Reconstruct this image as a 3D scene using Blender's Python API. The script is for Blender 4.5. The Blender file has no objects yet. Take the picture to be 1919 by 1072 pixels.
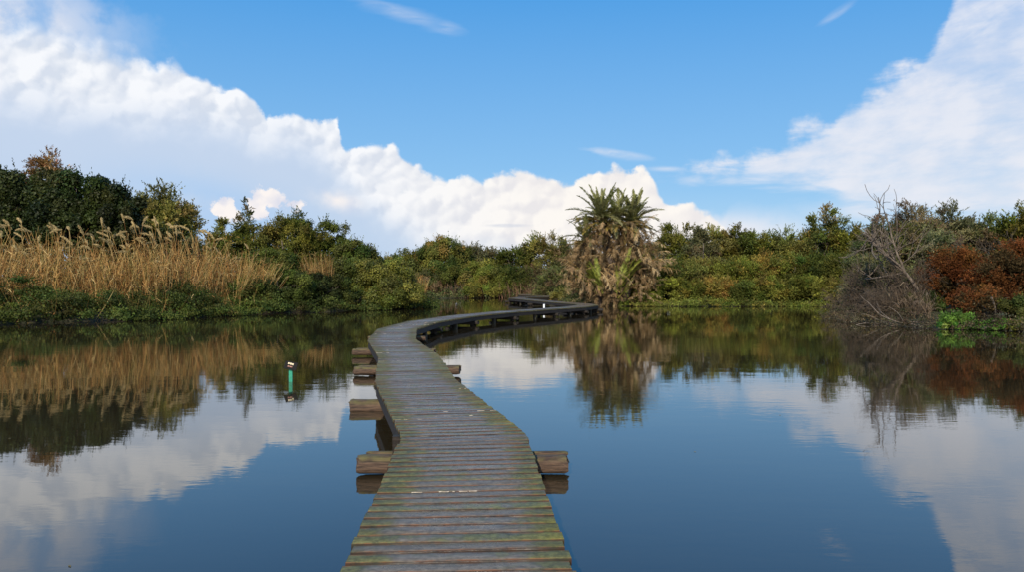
import bpy, math, random
import numpy as np
from mathutils import Vector

R = math.radians
scene = bpy.context.scene
C = scene.collection
F = 1507.0          # focal length in photograph pixels
EYE = 1.92          # eye height above the water
DECK = 0.42         # deck surface above the water


def wx(px, d):
    return (px - 960.0) / F * d


def wz(py, d):
    return (525.0 - py) / F * d + EYE


# ------------------------------------------------------------------ mesh helpers
def mesh_from(name, verts, quads, mat, parent=None, cols=None, uvs=None, smooth=False, nv=4):
    """verts (n,3); quads (m,nv) ints."""
    me = bpy.data.meshes.new(name)
    v = np.asarray(verts, dtype=np.float32)
    q = np.asarray(quads, dtype=np.int32)
    n = len(q)
    me.vertices.add(len(v))
    me.vertices.foreach_set('co', v.ravel())
    me.loops.add(n * nv)
    me.loops.foreach_set('vertex_index', q.ravel())
    me.polygons.add(n)
    me.polygons.foreach_set('loop_start', np.arange(0, n * nv, nv, dtype=np.int32))
    me.polygons.foreach_set('loop_total', np.full(n, nv, dtype=np.int32))
    if smooth:
        me.polygons.foreach_set('use_smooth', np.ones(n, dtype=bool))
    if cols is not None:
        a = me.color_attributes.new('tint', 'FLOAT_COLOR', 'POINT')
        c = np.ones((len(v), 4), dtype=np.float32)
        c[:, :3] = cols
        a.data.foreach_set('color', c.ravel())
    if uvs is not None:
        u = me.uv_layers.new(name='UVMap')
        u.data.foreach_set('uv', np.asarray(uvs, dtype=np.float32)[q.ravel()].ravel())
    me.update(calc_edges=True)
    me.validate()
    me.materials.append(mat)
    o = bpy.data.objects.new(name, me)
    C.objects.link(o)
    if parent is not None:
        o.parent = parent
    return o


class Bag:
    """collects quads, tubes and boxes into one mesh"""

    def __init__(s):
        s.v, s.q, s.c, s.u, s.n = [], [], [], [], 0

    def add(s, v, q, c=(1, 1, 1), u=None):
        v = np.asarray(v, dtype=float)
        s.v.append(v)
        s.q.append(np.asarray(q, dtype=int) + s.n)
        c = np.asarray(c, dtype=float)
        s.c.append(np.broadcast_to(c, (len(v), 3)) if c.ndim == 1 else c)
        s.u.append(np.zeros((len(v), 2)) if u is None else np.asarray(u, dtype=float))
        s.n += len(v)

    def tube(s, pts, rad, sides=5, c=(1, 1, 1), caps=True):
        pts = np.asarray(pts, dtype=float)
        m = len(pts)
        rad = np.broadcast_to(np.asarray(rad, dtype=float), (m,))
        t = np.gradient(pts, axis=0)
        t /= np.linalg.norm(t, axis=1)[:, None] + 1e-9
        ref = np.array([0.31, 0.17, 0.93]) if abs(t[:, 2]).mean() < .8 else np.array([.95, .2, .1])
        a = np.cross(t, ref)
        a /= np.linalg.norm(a, axis=1)[:, None] + 1e-9
        b = np.cross(t, a)
        ang = np.arange(sides) * 2 * math.pi / sides
        v = pts[:, None, :] + rad[:, None, None] * (a[:, None, :] * np.cos(ang)[None, :, None] + b[:, None, :] * np.sin(ang)[None, :, None])
        v = v.reshape(-1, 3)
        i = np.arange(m - 1)[:, None] * sides
        j = np.arange(sides)[None, :]
        k = (j + 1) % sides
        q = np.stack([i + j, i + k, i + sides + k, i + sides + j], -1).reshape(-1, 4)
        if caps and sides >= 4:
            L = (m - 1) * sides
            ex = []
            for e in range(1, sides - 2, 2):
                ex.append([0, e, e + 1, e + 2]); ex.append([L, L + e, L + e + 1, L + e + 2])
            q = np.vstack([q, np.array(ex)])
        u = np.stack([np.repeat(np.linspace(0, 1, m) * m, sides), np.tile(ang, m)], -1)
        s.add(v, q, c, u)

    def hexa(s, p, c=(1, 1, 1), u=None):
        """p: 8 corners, bottom four then top four (same winding)"""
        p = np.asarray(p, dtype=float)
        f = [(3, 2, 1, 0), (4, 5, 6, 7), (0, 1, 5, 4), (1, 2, 6, 5), (2, 3, 7, 6), (3, 0, 4, 7)]
        vi = np.array(f).ravel()
        uu = None
        if u is not None:
            uu = np.asarray(u, dtype=float)[vi]
        s.add(p[vi], np.arange(24).reshape(6, 4), c, uu)

    def box(s, c0, half, yaw=0.0, c=(1, 1, 1)):
        x, y, z = half
        p = np.array([(-x, -y, -z), (x, -y, -z), (x, y, -z), (-x, y, -z), (-x, -y, z), (x, -y, z), (x, y, z), (-x, y, z)], float)
        ca, sa = math.cos(yaw), math.sin(yaw)
        p = np.stack([p[:, 0] * ca - p[:, 1] * sa, p[:, 0] * sa + p[:, 1] * ca, p[:, 2]], -1) + np.asarray(c0)
        s.hexa(p, c)

    def build(s, name, mat, parent=None, smooth=False):
        return mesh_from(name, np.vstack(s.v), np.vstack(s.q), mat, parent, np.vstack(s.c), np.vstack(s.u), smooth)


def tag(o, label=None, cat=None, group=None, kind=None):
    if label: o['label'] = label
    if cat: o['category'] = cat
    if group: o['group'] = group
    if kind: o['kind'] = kind
    return o


def empty(name, loc, rz=0.0):
    o = bpy.data.objects.new(name, None)
    C.objects.link(o)
    o.location = loc
    o.rotation_euler = (0, 0, rz)
    o.empty_display_size = .2
    return o


# ------------------------------------------------------------------ materials
def new_mat(name):
    m = bpy.data.materials.new(name)
    m.use_nodes = True
    nt = m.node_tree
    nt.nodes.clear()
    out = nt.nodes.new('ShaderNodeOutputMaterial')
    return m, nt, out


class NT:
    """tiny node builder"""

    def __init__(s, nt):
        s.nt = nt

    def n(s, t, **k):
        x = s.nt.nodes.new(t)
        for a, b in k.items():
            setattr(x, a, b)
        return x

    def put(s, sock, val):
        if isinstance(val, bpy.types.NodeSocket):
            s.nt.links.new(val, sock)
        elif val is not None:
            sock.default_value = val

    def m(s, op, a, b=None, c=None, clamp=False):
        x = s.n('ShaderNodeMath', operation=op, use_clamp=clamp)
        s.put(x.inputs[0], a); s.put(x.inputs[1], b); s.put(x.inputs[2], c)
        return x.outputs[0]

    def step(s, v, lo, hi, a=0.0, b=1.0, kind='SMOOTHSTEP'):
        x = s.n('ShaderNodeMapRange', interpolation_type=kind)
        s.put(x.inputs['Value'], v); s.put(x.inputs['From Min'], lo); s.put(x.inputs['From Max'], hi)
        s.put(x.inputs['To Min'], a); s.put(x.inputs['To Max'], b)
        return x.outputs[0]

    def mix(s, f, a, b, mode='MIX'):
        x = s.n('ShaderNodeMix', data_type='RGBA', blend_type=mode)
        s.put(x.inputs[0], f)
        for sock, val in ((x.inputs[6], a), (x.inputs[7], b)):
            if isinstance(val, tuple) and len(val) == 3: val = (*val, 1)
            s.put(sock, val)
        return x.outputs[2]

    def noise(s, vec, scale, detail=4, rough=.5, dist=0.0, lac=2.0):
        x = s.n('ShaderNodeTexNoise')
        s.put(x.inputs['Vector'], vec)
        x.inputs['Scale'].default_value = scale
        x.inputs['Detail'].default_value = detail
        x.inputs['Roughness'].default_value = rough
        x.inputs['Distortion'].default_value = dist
        x.inputs['Lacunarity'].default_value = lac
        return x

    def xyz(s, x=None, y=None, z=None):
        c = s.n('ShaderNodeCombineXYZ')
        s.put(c.inputs[0], x); s.put(c.inputs[1], y); s.put(c.inputs[2], z)
        return c.outputs[0]

    def mapping(s, vec, loc=(0, 0, 0), rot=(0, 0, 0), sc=(1, 1, 1)):
        x = s.n('ShaderNodeMapping')
        s.put(x.inputs['Vector'], vec)
        x.inputs['Location'].default_value = loc
        x.inputs['Rotation'].default_value = rot
        x.inputs['Scale'].default_value = sc
        return x.outputs[0]


def leaf_material(name, rough=.55, trans=.3, spec=.25):
    m, nt, out = new_mat(name)
    b = NT(nt)
    at = b.n('ShaderNodeAttribute', attribute_name='tint')
    col = at.outputs['Color']
    geo = b.n('ShaderNodeNewGeometry')
    rnd = b.step(geo.outputs['Random Per Island'], 0, 1, .72, 1.3, 'LINEAR')
    mul = b.n('ShaderNodeVectorMath', operation='SCALE')
    b.put(mul.inputs[0], col); b.put(mul.inputs['Scale'], rnd)
    p = b.n('ShaderNodeBsdfPrincipled')
    b.put(p.inputs['Base Color'], mul.outputs[0])
    p.inputs['Roughness'].default_value = rough
    p.inputs['Specular IOR Level'].default_value = spec
    tr = b.n('ShaderNodeBsdfTranslucent')
    tcol = b.mix(1.0, mul.outputs[0], (1.15, 1.2, .6), 'MULTIPLY')
    b.put(tr.inputs['Color'], tcol)
    mx = b.n('ShaderNodeMixShader')
    mx.inputs[0].default_value = trans
    nt.links.new(p.outputs[0], mx.inputs[1]); nt.links.new(tr.outputs[0], mx.inputs[2])
    nt.links.new(mx.outputs[0], out.inputs[0])
    return m


def bark_material(name, base, dark):
    m, nt, out = new_mat(name)
    b = NT(nt)
    tc = b.n('ShaderNodeTexCoord')
    n1 = b.noise(b.mapping(tc.outputs['Object'], sc=(6, 6, 1.5)), 3, 5, .6)
    col = b.mix(b.step(n1.outputs[0], .35, .65), dark, base)
    p = b.n('ShaderNodeBsdfPrincipled')
    b.put(p.inputs['Base Color'], col)
    p.inputs['Roughness'].default_value = .9
    bp = b.n('ShaderNodeBump')
    bp.inputs['Strength'].default_value = .5
    bp.inputs['Distance'].default_value = .02
    b.put(bp.inputs['Height'], n1.outputs[0])
    b.put(p.inputs['Normal'], bp.outputs[0])
    nt.links.new(p.outputs[0], out.inputs[0])
    return m


M = {}
M['leaf'] = leaf_material('leaf', .6, .3, .12)
M['glossleaf'] = leaf_material('gloss_leaf', .5, .22, .16)
M['dryleaf'] = leaf_material('dry_leaf', .8, .2, .1)
M['frond'] = leaf_material('palm_frond', .5, .25, .3)
M['bark'] = bark_material('bark', (.16, .13, .10), (.06, .045, .035))
M['palebark'] = bark_material('pale_bark', (.26, .21, .165), (.11, .085, .065))
M['leanbark'] = bark_material('lean_bark', (.20, .155, .115), (.07, .052, .038))
M['deadbark'] = bark_material('dead_bark', (.125, .088, .056), (.05, .036, .024))
M['palmbark'] = bark_material('palm_bark', (.15, .11, .08), (.035, .025, .02))


def wood_deck_material():
    m, nt, out = new_mat('weathered_deck')
    b = NT(nt)
    uv = b.n('ShaderNodeTexCoord').outputs['UV']
    obj = b.n('ShaderNodeTexCoord').outputs['Object']
    at = b.n('ShaderNodeAttribute', attribute_name='tint')
    sep = b.n('ShaderNodeSeparateColor')
    b.put(sep.inputs[0], at.outputs['Color'])
    tone, edge, wet = sep.outputs[0], sep.outputs[1], sep.outputs[2]
    suv = b.n('ShaderNodeSeparateXYZ'); b.put(suv.inputs[0], uv)
    u, v = suv.outputs[0], suv.outputs[1]       # u along the plank (-.6 .. .6), v = plank number + depth fraction
    fr = b.m('FRACT', v)
    ed = b.m('ABSOLUTE', b.m('SUBTRACT', fr, .5))       # .5 at the long edges
    grain = b.noise(b.mapping(uv, sc=(1.0, 1.5, 1)), 5, 5, .7)
    fine = b.noise(b.mapping(uv, sc=(3.5, 5, 1)), 6, 4, .75)
    big = b.noise(obj, 1.1, 4, .6)
    mid = b.noise(obj, 7, 5, .65)
    spk = b.noise(obj, 60, 2, .6)
    ab = b.m('ABSOLUTE', u)
    sideness = b.step(ab, .25, .6)
    mossf = b.m('ADD', b.m('MULTIPLY', sideness, .42), b.m('MULTIPLY', big.outputs[0], .75))
    mossf = b.m('ADD', mossf, b.m('MULTIPLY', b.m('SUBTRACT', mid.outputs[0], .5), .8))
    mossf = b.m('ADD', mossf, b.m('MULTIPLY', b.m('SUBTRACT', tone, .5), .35))
    moss = b.step(mossf, .34, .70)
    grey = b.mix(b.step(grain.outputs[0], .3, .7), (.125, .093, .064), (.275, .215, .15))
    grey = b.mix(b.step(tone, 0, 1, 0, .55), grey, (.15, .115, .085))
    mosscol = b.mix(b.step(mid.outputs[0], .35, .7), (.066, .074, .024), (.165, .155, .045))
    mosscol = b.mix(b.step(spk.outputs[0], .52, .72), mosscol, (.18, .17, .06))
    col = b.mix(b.m('MULTIPLY', moss, .88), grey, mosscol)
    yel = b.m('MULTIPLY', b.step(u, .34, .58), b.step(big.outputs[0], .5, .66))
    col = b.mix(b.m('MULTIPLY', yel, .75), col, (.17, .155, .03))
    col = b.mix(b.m('MULTIPLY', b.step(fine.outputs[0], .5, .72), .5), col, (.03, .024, .02))
    col = b.mix(1.0, col, b.mix(b.step(b.noise(obj, 26, 3, .7).outputs[0], .32, .68), (.70, .67, .63), (1.22, 1.22, 1.18)), 'MULTIPLY')
    col = b.mix(1.0, col, b.mix(tone, (.72, .70, .68), (1.12, 1.12, 1.12)), 'MULTIPLY')
    # worn rusty-brown arris and dark seam next to each gap
    rn = b.noise(b.mapping(uv, sc=(3, .6, 1)), 3, 5, .7)
    rust = b.m('MULTIPLY', b.step(ed, .30, .42), b.step(rn.outputs[0], .42, .62))
    col = b.mix(b.m('MULTIPLY', rust, .85), col, (.30, .12, .04))
    col = b.mix(b.m('MULTIPLY', b.step(ed, .425, .475), .85), col, (.02, .013, .01))
    # black damp spots and lichen flecks
    vor = b.n('ShaderNodeTexVoronoi'); b.put(vor.inputs['Vector'], b.mapping(uv, sc=(18, 4, 1)))
    vor.inputs['Scale'].default_value = 1.6
    col = b.mix(b.m('MULTIPLY', b.step(vor.outputs['Distance'], .16, .05), .55), col, (.02, .018, .016))
    p = b.n('ShaderNodeBsdfPrincipled')
    b.put(p.inputs['Base Color'], col)
    rg = b.m('ADD', b.step(ab, .12, .55, .34, .52), b.m('MULTIPLY', moss, .16))
    rg = b.m('ADD', rg, b.m('MULTIPLY', b.m('SUBTRACT', mid.outputs[0], .5), .35))
    rg = b.m('SUBTRACT', rg, b.m('MULTIPLY', b.m('SUBTRACT', wet, .4), .28))
    b.put(p.inputs['Roughness'], rg)
    p.inputs['Specular IOR Level'].default_value = .30
    h = b.m('ADD', b.m('MULTIPLY', grain.outputs[0], .6), b.m('MULTIPLY', fine.outputs[0], .5))
    h = b.m('ADD', h, b.m('MULTIPLY', spk.outputs[0], .3))
    bp = b.n('ShaderNodeBump'); bp.inputs['Strength'].default_value = .5; bp.inputs['Distance'].default_value = .006
    b.put(bp.inputs['Height'], h); b.put(p.inputs['Normal'], bp.outputs[0])
    nt.links.new(p.outputs[0], out.inputs[0])
    return m


def timber_material(name, a, c, mosscol=(.10, .11, .035), mossy=.6, rough=.75):
    m, nt, out = new_mat(name)
    b = NT(nt)
    obj = b.n('ShaderNodeTexCoord').outputs['Object']
    geo = b.n('ShaderNodeNewGeometry')
    nz = b.n('ShaderNodeSeparateXYZ'); b.put(nz.inputs[0], geo.outputs['Normal'])
    g = b.noise(b.mapping(obj, sc=(1.5, 9, 14)), 3.5, 6, .65)
    k = b.noise(obj, 6, 4, .6)
    col = b.mix(b.step(g.outputs[0], .35, .65), c, a)
    crack = b.noise(b.mapping(obj, sc=(1.2, 16, 22)), 3, 3, .6)
    col = b.mix(b.m('MULTIPLY', b.step(crack.outputs[0], .58, .68), .85), col, (.012, .009, .007))
    mo = b.m('MULTIPLY', b.step(nz.outputs[2], .2, .8), b.step(k.outputs[0], .35, .6))
    col = b.mix(b.m('MULTIPLY', mo, mossy), col, mosscol)
    p = b.n('ShaderNodeBsdfPrincipled')
    b.put(p.inputs['Base Color'], col); p.inputs['Roughness'].default_value = rough
    p.inputs['Specular IOR Level'].default_value = .3
    bp = b.n('ShaderNodeBump'); bp.inputs['Strength'].default_value = .7; bp.inputs['Distance'].default_value = .012
    b.put(bp.inputs['Height'], b.m('SUBTRACT', g.outputs[0], crack.outputs[0]))
    b.put(p.inputs['Normal'], bp.outputs[0])
    nt.links.new(p.outputs[0], out.inputs[0])
    return m


M['deck'] = wood_deck_material()
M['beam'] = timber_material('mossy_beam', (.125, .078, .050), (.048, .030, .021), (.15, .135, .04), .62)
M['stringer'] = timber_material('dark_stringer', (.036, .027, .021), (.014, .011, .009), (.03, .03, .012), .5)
M['pile'] = timber_material('wet_pile', (.05, .04, .03), (.018, .014, .012), (.05, .05, .02), .4)


def plain_material(name, col, rough=.6, var=.25, scale=20, spec=.3):
    m, nt, out = new_mat(name)
    b = NT(nt)
    obj = b.n('ShaderNodeTexCoord').outputs['Object']
    n1 = b.noise(obj, scale, 5, .6)
    dark = tuple(x * (1 - var) for x in col)
    lite = tuple(min(1, x * (1 + var)) for x in col)
    p = b.n('ShaderNodeBsdfPrincipled')
    b.put(p.inputs['Base Color'], b.mix(b.step(n1.outputs[0], .35, .65), dark, lite))
    p.inputs['Roughness'].default_value = rough
    p.inputs['Specular IOR Level'].default_value = spec
    nt.links.new(p.outputs[0], out.inputs[0])
    return m


M['green_paint'] = plain_material('green_paint', (.03, .27, .165), .5, .15)
M['black_plate'] = plain_material('black_plate', (.005, .005, .005), .6, .3, 20, .12)
M['cream_print'] = plain_material('cream_print', (.78, .66, .42), .6, .08)
M['red_print'] = plain_material('red_print', (.45, .22, .16), .6, .1)
M['white_pvc'] = plain_material('white_pvc', (.78, .78, .76), .45, .05)
M['splinter'] = plain_material('pale_splinter', (.62, .52, .40), .8, .3, 40)


def ground_material():
    m, nt, out = new_mat('bank_soil')
    b = NT(nt)
    obj = b.n('ShaderNodeTexCoord').outputs['Object']
    n1 = b.noise(obj, .35, 6, .6)
    n2 = b.noise(obj, 3, 6, .7)
    col = b.mix(b.step(n1.outputs[0], .4, .6), (.045, .035, .022), (.035, .045, .015))
    col = b.mix(b.m('MULTIPLY', b.step(n2.outputs[0], .45, .7), .6), col, (.09, .07, .04))
    p = b.n('ShaderNodeBsdfPrincipled')
    b.put(p.inputs['Base Color'], col); p.inputs['Roughness'].default_value = .95
    bp = b.n('ShaderNodeBump'); bp.inputs['Distance'].default_value = .1
    b.put(bp.inputs['Height'], n2.outputs[0]); b.put(p.inputs['Normal'], bp.outputs[0])
    nt.links.new(p.outputs[0], out.inputs[0])
    return m


M['ground'] = ground_material()


def water_material():
    m, nt, out = new_mat('pond_water')
    b = NT(nt)
    obj = b.n('ShaderNodeTexCoord').outputs['Object']
    # wind-driven ripples: a calm base with rougher patches
    patch = b.step(b.noise(b.mapping(obj, sc=(.05, .12, 1)), 1, 3, .5).outputs[0], .38, .68, .25, 1.0)
    w1 = b.noise(b.mapping(obj, rot=(0, 0, .35), sc=(.8, 2.0, 1)), 1.3, 3, .5, .3).outputs[0]
    w2 = b.noise(b.mapping(obj, rot=(0, 0, -.25), sc=(1.4, 3.2, 1)), 3.2, 3, .55, .2).outputs[0]
    w0 = b.noise(b.mapping(obj, sc=(.3, .55, 1)), 1.0, 2, .5).outputs[0]
    h = b.m('ADD', b.m('MULTIPLY', w1, .55), b.m('MULTIPLY', w2, .22))
    h = b.m('ADD', b.m('MULTIPLY', h, patch), b.m('MULTIPLY', w0, .8))
    bp = b.n('ShaderNodeBump'); bp.inputs['Strength'].default_value = 1.0
    bp.inputs['Distance'].default_value = WATER_BUMP
    b.put(bp.inputs['Height'], h)
    lw = b.n('ShaderNodeLayerWeight'); lw.inputs['Blend'].default_value = .5
    face = lw.outputs['Facing']           # 0 facing .. 1 grazing
    f5 = b.m('POWER', face, 4.2)
    fac = b.m('ADD', b.m('MULTIPLY', f5, .93), .07, clamp=True)
    gl = b.n('ShaderNodeBsdfGlossy'); gl.inputs['Roughness'].default_value = .012
    gl.inputs['Color'].default_value = (.92, .91, .89, 1)
    nt.links.new(bp.outputs[0], gl.inputs['Normal'])
    murk = b.mix(b.noise(obj, .12, 3, .5).outputs[0], (.020, .016, .009), (.038, .028, .014))
    df = b.n('ShaderNodeBsdfDiffuse'); b.put(df.inputs['Color'], murk)
    mx = b.n('ShaderNodeMixShader')
    b.put(mx.inputs[0], fac)
    nt.links.new(df.outputs[0], mx.inputs[1]); nt.links.new(gl.outputs[0], mx.inputs[2])
    nt.links.new(mx.outputs[0], out.inputs[0])
    return m


WATER_BUMP = 0.0042
M['water'] = water_material()

# ------------------------------------------------------------------ terrain and water
LAKE = np.array([(-34, -40), (-32, 5), (-28, 24), (-22.5, 34), (-17, 38.5), (-14, 45.5), (-11, 48), (-8.5, 52), (-6.2, 55),
                 (-6.6, 60), (-9, 68), (-10.5, 80), (-6, 84), (0, 86), (3, 84), (5, 74), (5.6, 64), (6.8, 60.8), (8.8, 58.8),
                 (14, 58), (19, 58.5), (23, 58), (24, 55), (20, 46), (15.8, 39), (15.6, 35), (17, 31.5), (19.5, 28), (26, 18),
                 (34, 0), (36, -40)], float)


def lake_sd(P):
    """signed distance to the lake outline, positive on land"""
    n = len(LAKE)
    d = np.full(len(P), 1e9)
    inside = np.zeros(len(P), bool)
    for i in range(n):
        a, c = LAKE[i], LAKE[(i + 1) % n]
        e = c - a
        w = P - a
        t = np.clip((w @ e) / (e @ e), 0, 1)
        d = np.minimum(d, np.linalg.norm(w - t[:, None] * e, axis=1))
        cond = (a[1] > P[:, 1]) != (c[1] > P[:, 1])
        xi = (c[0] - a[0]) * (P[:, 1] - a[1]) / (c[1] - a[1] + 1e-12) + a[0]
        inside ^= cond & (P[:, 0] < xi)
    return np.where(inside, -d, d)


def wob(P):
    return (np.sin(P[:, 0] * .9 + 1.3 * np.sin(P[:, 1] * .37)) + np.sin(P[:, 1] * 1.15 + 1.7 * np.sin(P[:, 0] * .5))) * .5


def land_z(P):
    P = np.atleast_2d(np.asarray(P, float))
    sd = lake_sd(P) + wob(P) * .25 - .6
    z = np.where(sd > 0, .75 * (1 - np.exp(-sd / 2.5)), np.maximum(-1.2, sd * .35))
    return z + np.where(sd > 1, .08 * wob(P * 1.7), 0)


def axis(lo, hi, step, far):
    a = list(np.arange(lo, hi + .01, step))
    k, s = hi, step
    while k < far:
        s *= 1.6; k += s; a.append(k)
    k, s = lo, step
    while k > -far:
        s *= 1.6; k -= s; a.insert(0, k)
    return np.array(a)


gx, gy = axis(-40, 40, .8, 2500), axis(-44, 100, .8, 2500)
GX, GY = np.meshgrid(gx, gy)
P = np.stack([GX.ravel(), GY.ravel()], -1)
Z = land_z(P)
nx, ny = len(gx), len(gy)
ii, jj = np.meshgrid(np.arange(nx - 1), np.arange(ny - 1))
a = (jj * nx + ii).ravel()
q = np.stack([a, a + 1, a + nx + 1, a + nx], -1)
g = mesh_from('ground', np.column_stack([P, Z]), q, M['ground'], smooth=True)
tag(g, kind='structure')
w = mesh_from('water', [(-2400, -2400, 0), (2400, -2400, 0), (2400, 2400, 0), (-2400, 2400, 0)], [(0, 1, 2, 3)], M['water'])
tag(w, kind='structure')

# ------------------------------------------------------------------ boardwalk
rng = np.random.default_rng(7)
random.seed(11)
NODES = np.array([(.12, -4.2), (-.08, 0.0), (-.27, 3.95), (-.46, 7.75), (-1.42, 11.9), (-2.06, 16.0), (-3.02, 20.2), (-3.52, 24.6),
                  (-3.22, 29.0), (-2.1, 33.8), (-.4, 38.0), (1.8, 42.0), (3.6, 45.2), (4.55, 48.0), (4.45, 50.6), (3.4, 54.0),
                  (2.0, 59.6), (.3, 66.5), (1.0, 70.2), (4.0, 73.0), (3.2, 76.5), (1.2, 80.5), (1.6, 86.5)], float)
HW = .60
seg = np.diff(NODES, axis=0)
sl = np.linalg.norm(seg, axis=1)
sd_ = seg / sl[:, None]
LE, RE = [], []
for i in range(len(NODES)):
    a = sd_[max(i - 1, 0)]; c = sd_[min(i, len(sd_) - 1)]
    na, nc = np.array([-a[1], a[0]]), np.array([-c[1], c[0]])
    mth = na + nc
    mth /= np.linalg.norm(mth)
    k = min(1 / max(mth @ na, .3), 1.5)
    LE.append(NODES[i] + mth * HW * k)
    RE.append(NODES[i] - mth * HW * k)
LE, RE = np.array(LE), np.array(RE)

bw = empty('boardwalk', (0, 3.95, 0))
tag(bw, 'long narrow weathered plank boardwalk snaking low across the pond to the palm', 'boardwalk')
OFF = np.array([0, 3.95, 0])
deck, spl = Bag(), Bag()
pn = 0
for i in range(len(seg)):
    nP = max(2, int(round(sl[i] / .158)))
    for k in range(nP):
        t0, t1 = k / nP, (k + 1) / nP
        gap = random.uniform(.010, .020) / sl[i] * .5
        L0 = LE[i] * (1 - t0 - gap) + LE[i + 1] * (t0 + gap); L1 = LE[i] * (1 - t1 + gap) + LE[i + 1] * (t1 - gap)
        R0 = RE[i] * (1 - t0 - gap) + RE[i + 1] * (t0 + gap); R1 = RE[i] * (1 - t1 + gap) + RE[i + 1] * (t1 - gap)
        ax = (R0 - L0) / np.linalg.norm(R0 - L0)
        eL, eR = random.gauss(0, .006), random.gauss(0, .006)
        sk = random.gauss(0, .0025)
        fw = np.array([-ax[1], ax[0]]) * sk
        L0, L1 = L0 - ax * eL + fw, L1 - ax * eL + fw
        R0, R1 = R0 + ax * eR - fw, R1 + ax * eR - fw
        zt = DECK + random.gauss(0, .0012)
        tl, tr = random.gauss(0, .0018), random.gauss(0, .0018)
        tilt = random.gauss(0, .0016)
        th = .038
        bev = .006
        # plank as lengthwise strips with eased top edges and a slight cup
        prof = [(0, -th), (0, -bev), (.045, 0), (.5, -.0012), (.955, 0), (1, -bev), (1, -th)]
        tone = random.random()
        wet = random.random()
        Lr = .6 + random.uniform(-.01, .01)
        vv, uu = [], []
        NS = 4
        for s_ in range(NS + 1):
            f = s_ / NS
            wave = random.gauss(0, .0012)
            for (pt, pz) in prof:
                a0 = L0 * (1 - f) + R0 * f; a1 = L1 * (1 - f) + R1 * f
                p = a0 * (1 - pt) + a1 * pt
                z = zt + pz + tl * (1 - f) + tr * f + tilt * (pt - .5) * 2 + (wave if pz > -.02 else 0)
                vv.append((p[0] - OFF[0], p[1] - OFF[1], z))
                uu.append(((f - .5) * 1.2, pn + .004 + .992 * pt))
        m_ = len(prof)
        qq = []
        for s_ in range(NS):
            for e in range(m_):
                e2 = (e + 1) % m_
                qq.append((s_ * m_ + e, (s_ + 1) * m_ + e, (s_ + 1) * m_ + e2, s_ * m_ + e2))
        for base in (0, NS * m_):
            qq += [(base, base + 1, base + 5, base + 6), (base + 1, base + 2, base + 4, base + 5)]
        deck.add(vv, qq, (tone, 0, wet), uu)
        if i < 8 and random.random() < .16:
            f0 = random.uniform(.1, .9)
            for _ in range(random.choice((1, 2, 4, 6))):
                f = min(.97, max(.03, f0 + random.gauss(0, .16))); ln = random.uniform(.012, .085)
                c0 = L1 * (1 - f) + R1 * f
                ang = math.atan2(ax[1], ax[0]) + random.gauss(0, .04)
                spl.box((c0[0] - OFF[0], c0[1] - OFF[1], DECK + .001), (ln / 2, random.uniform(.0012, .0035), .002), ang)
        pn += 1
deck.build('deck', M['deck'], bw)
s_ = spl.build('splinters', M['splinter'], bw); tag(s_, kind='stuff')

# stringers: one pair of straight timbers per bay, running a little past its joints
for i in range(len(seg)):
    for E0, E1, sg in ((LE[i], LE[i + 1], 1), (RE[i], RE[i + 1], -1)):
        dirn = (E1 - E0) / np.linalg.norm(E1 - E0)
        nrm = np.array([-dirn[1], dirn[0]])
        inset = -.05 * sg
        a0 = E0 + nrm * inset - dirn * (.10 if i in (3, 5) else .02)
        a1 = E1 + nrm * inset + dirn * .02
        hwid = .035
        zt, zb = DECK - .042, DECK - .205
        b_ = Bag()
        NSG = 6
        for k in range(NSG):
            pA = a0 * (1 - k / NSG) + a1 * (k / NSG); pB = a0 * (1 - (k + 1) / NSG) + a1 * ((k + 1) / NSG)
            w1, w2 = nrm * hwid, nrm * hwid
            js = lambda kk: .006 * math.sin(kk * 2.1 + i)
            p = [(*(pA - w1), zb + js(k)), (*(pA + w1), zb + js(k)), (*(pB + w2), zb + js(k + 1)), (*(pB - w2), zb + js(k + 1)),
                 (*(pA - w1), zt), (*(pA + w1), zt), (*(pB + w2), zt), (*(pB - w2), zt)]
            b_.hexa(np.array(p) - OFF)
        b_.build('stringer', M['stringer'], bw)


# cross beams (rounded heavy logs) and piles at every node
def log_bag(L, wdt, hgt, seed, taper=0.0):
    r = np.random.default_rng(seed)
    b_ = Bag()
    S, Nn = 16, 14
    ang = np.arange(S) * 2 * math.pi / S + math.pi / S
    vs = []
    lob = 1 + .06 * np.sin(ang * 2 + r.uniform(0, 6)) + .05 * np.sin(ang * 3 + r.uniform(0, 6))
    xs = np.concatenate([[0, .012], np.linspace(.03, .97, Nn - 4), [.988, 1]])
    for j, t in enumerate(xs):
        sq = np.sign(np.cos(ang)) * np.abs(np.cos(ang)) ** .62, np.sign(np.sin(ang)) * np.abs(np.sin(ang)) ** .62
        k = .90 if j in (0, len(xs) - 1) else 1.0
        wv = 1 + r.normal(0, .018)
        rr = lob * wv * (1 - taper * t) * k
        jag = r.normal(0, .010, S) if j in (0, len(xs) - 1) else 0
        x = (t - .5) * L + jag
        vs.append(np.stack([x + np.zeros(S), sq[0] * wdt / 2 * rr + r.normal(0, .003, S), sq[1] * hgt / 2 * rr + r.normal(0, .003, S)], -1))
    n = len(xs)
    v = np.vstack(vs)
    q = []
    for j in range(n - 1):
        for e in range(S):
            e2 = (e + 1) % S
            q.append((j * S + e, (j + 1) * S + e, (j + 1) * S + e2, j * S + e2))
    for base in (0, (n - 1) * S):
        for e in range(1, S - 2, 2):
            q.append((base, base + e, base + e + 1, base + e + 2))
    b_.add(v, q)
    return b_


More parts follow.
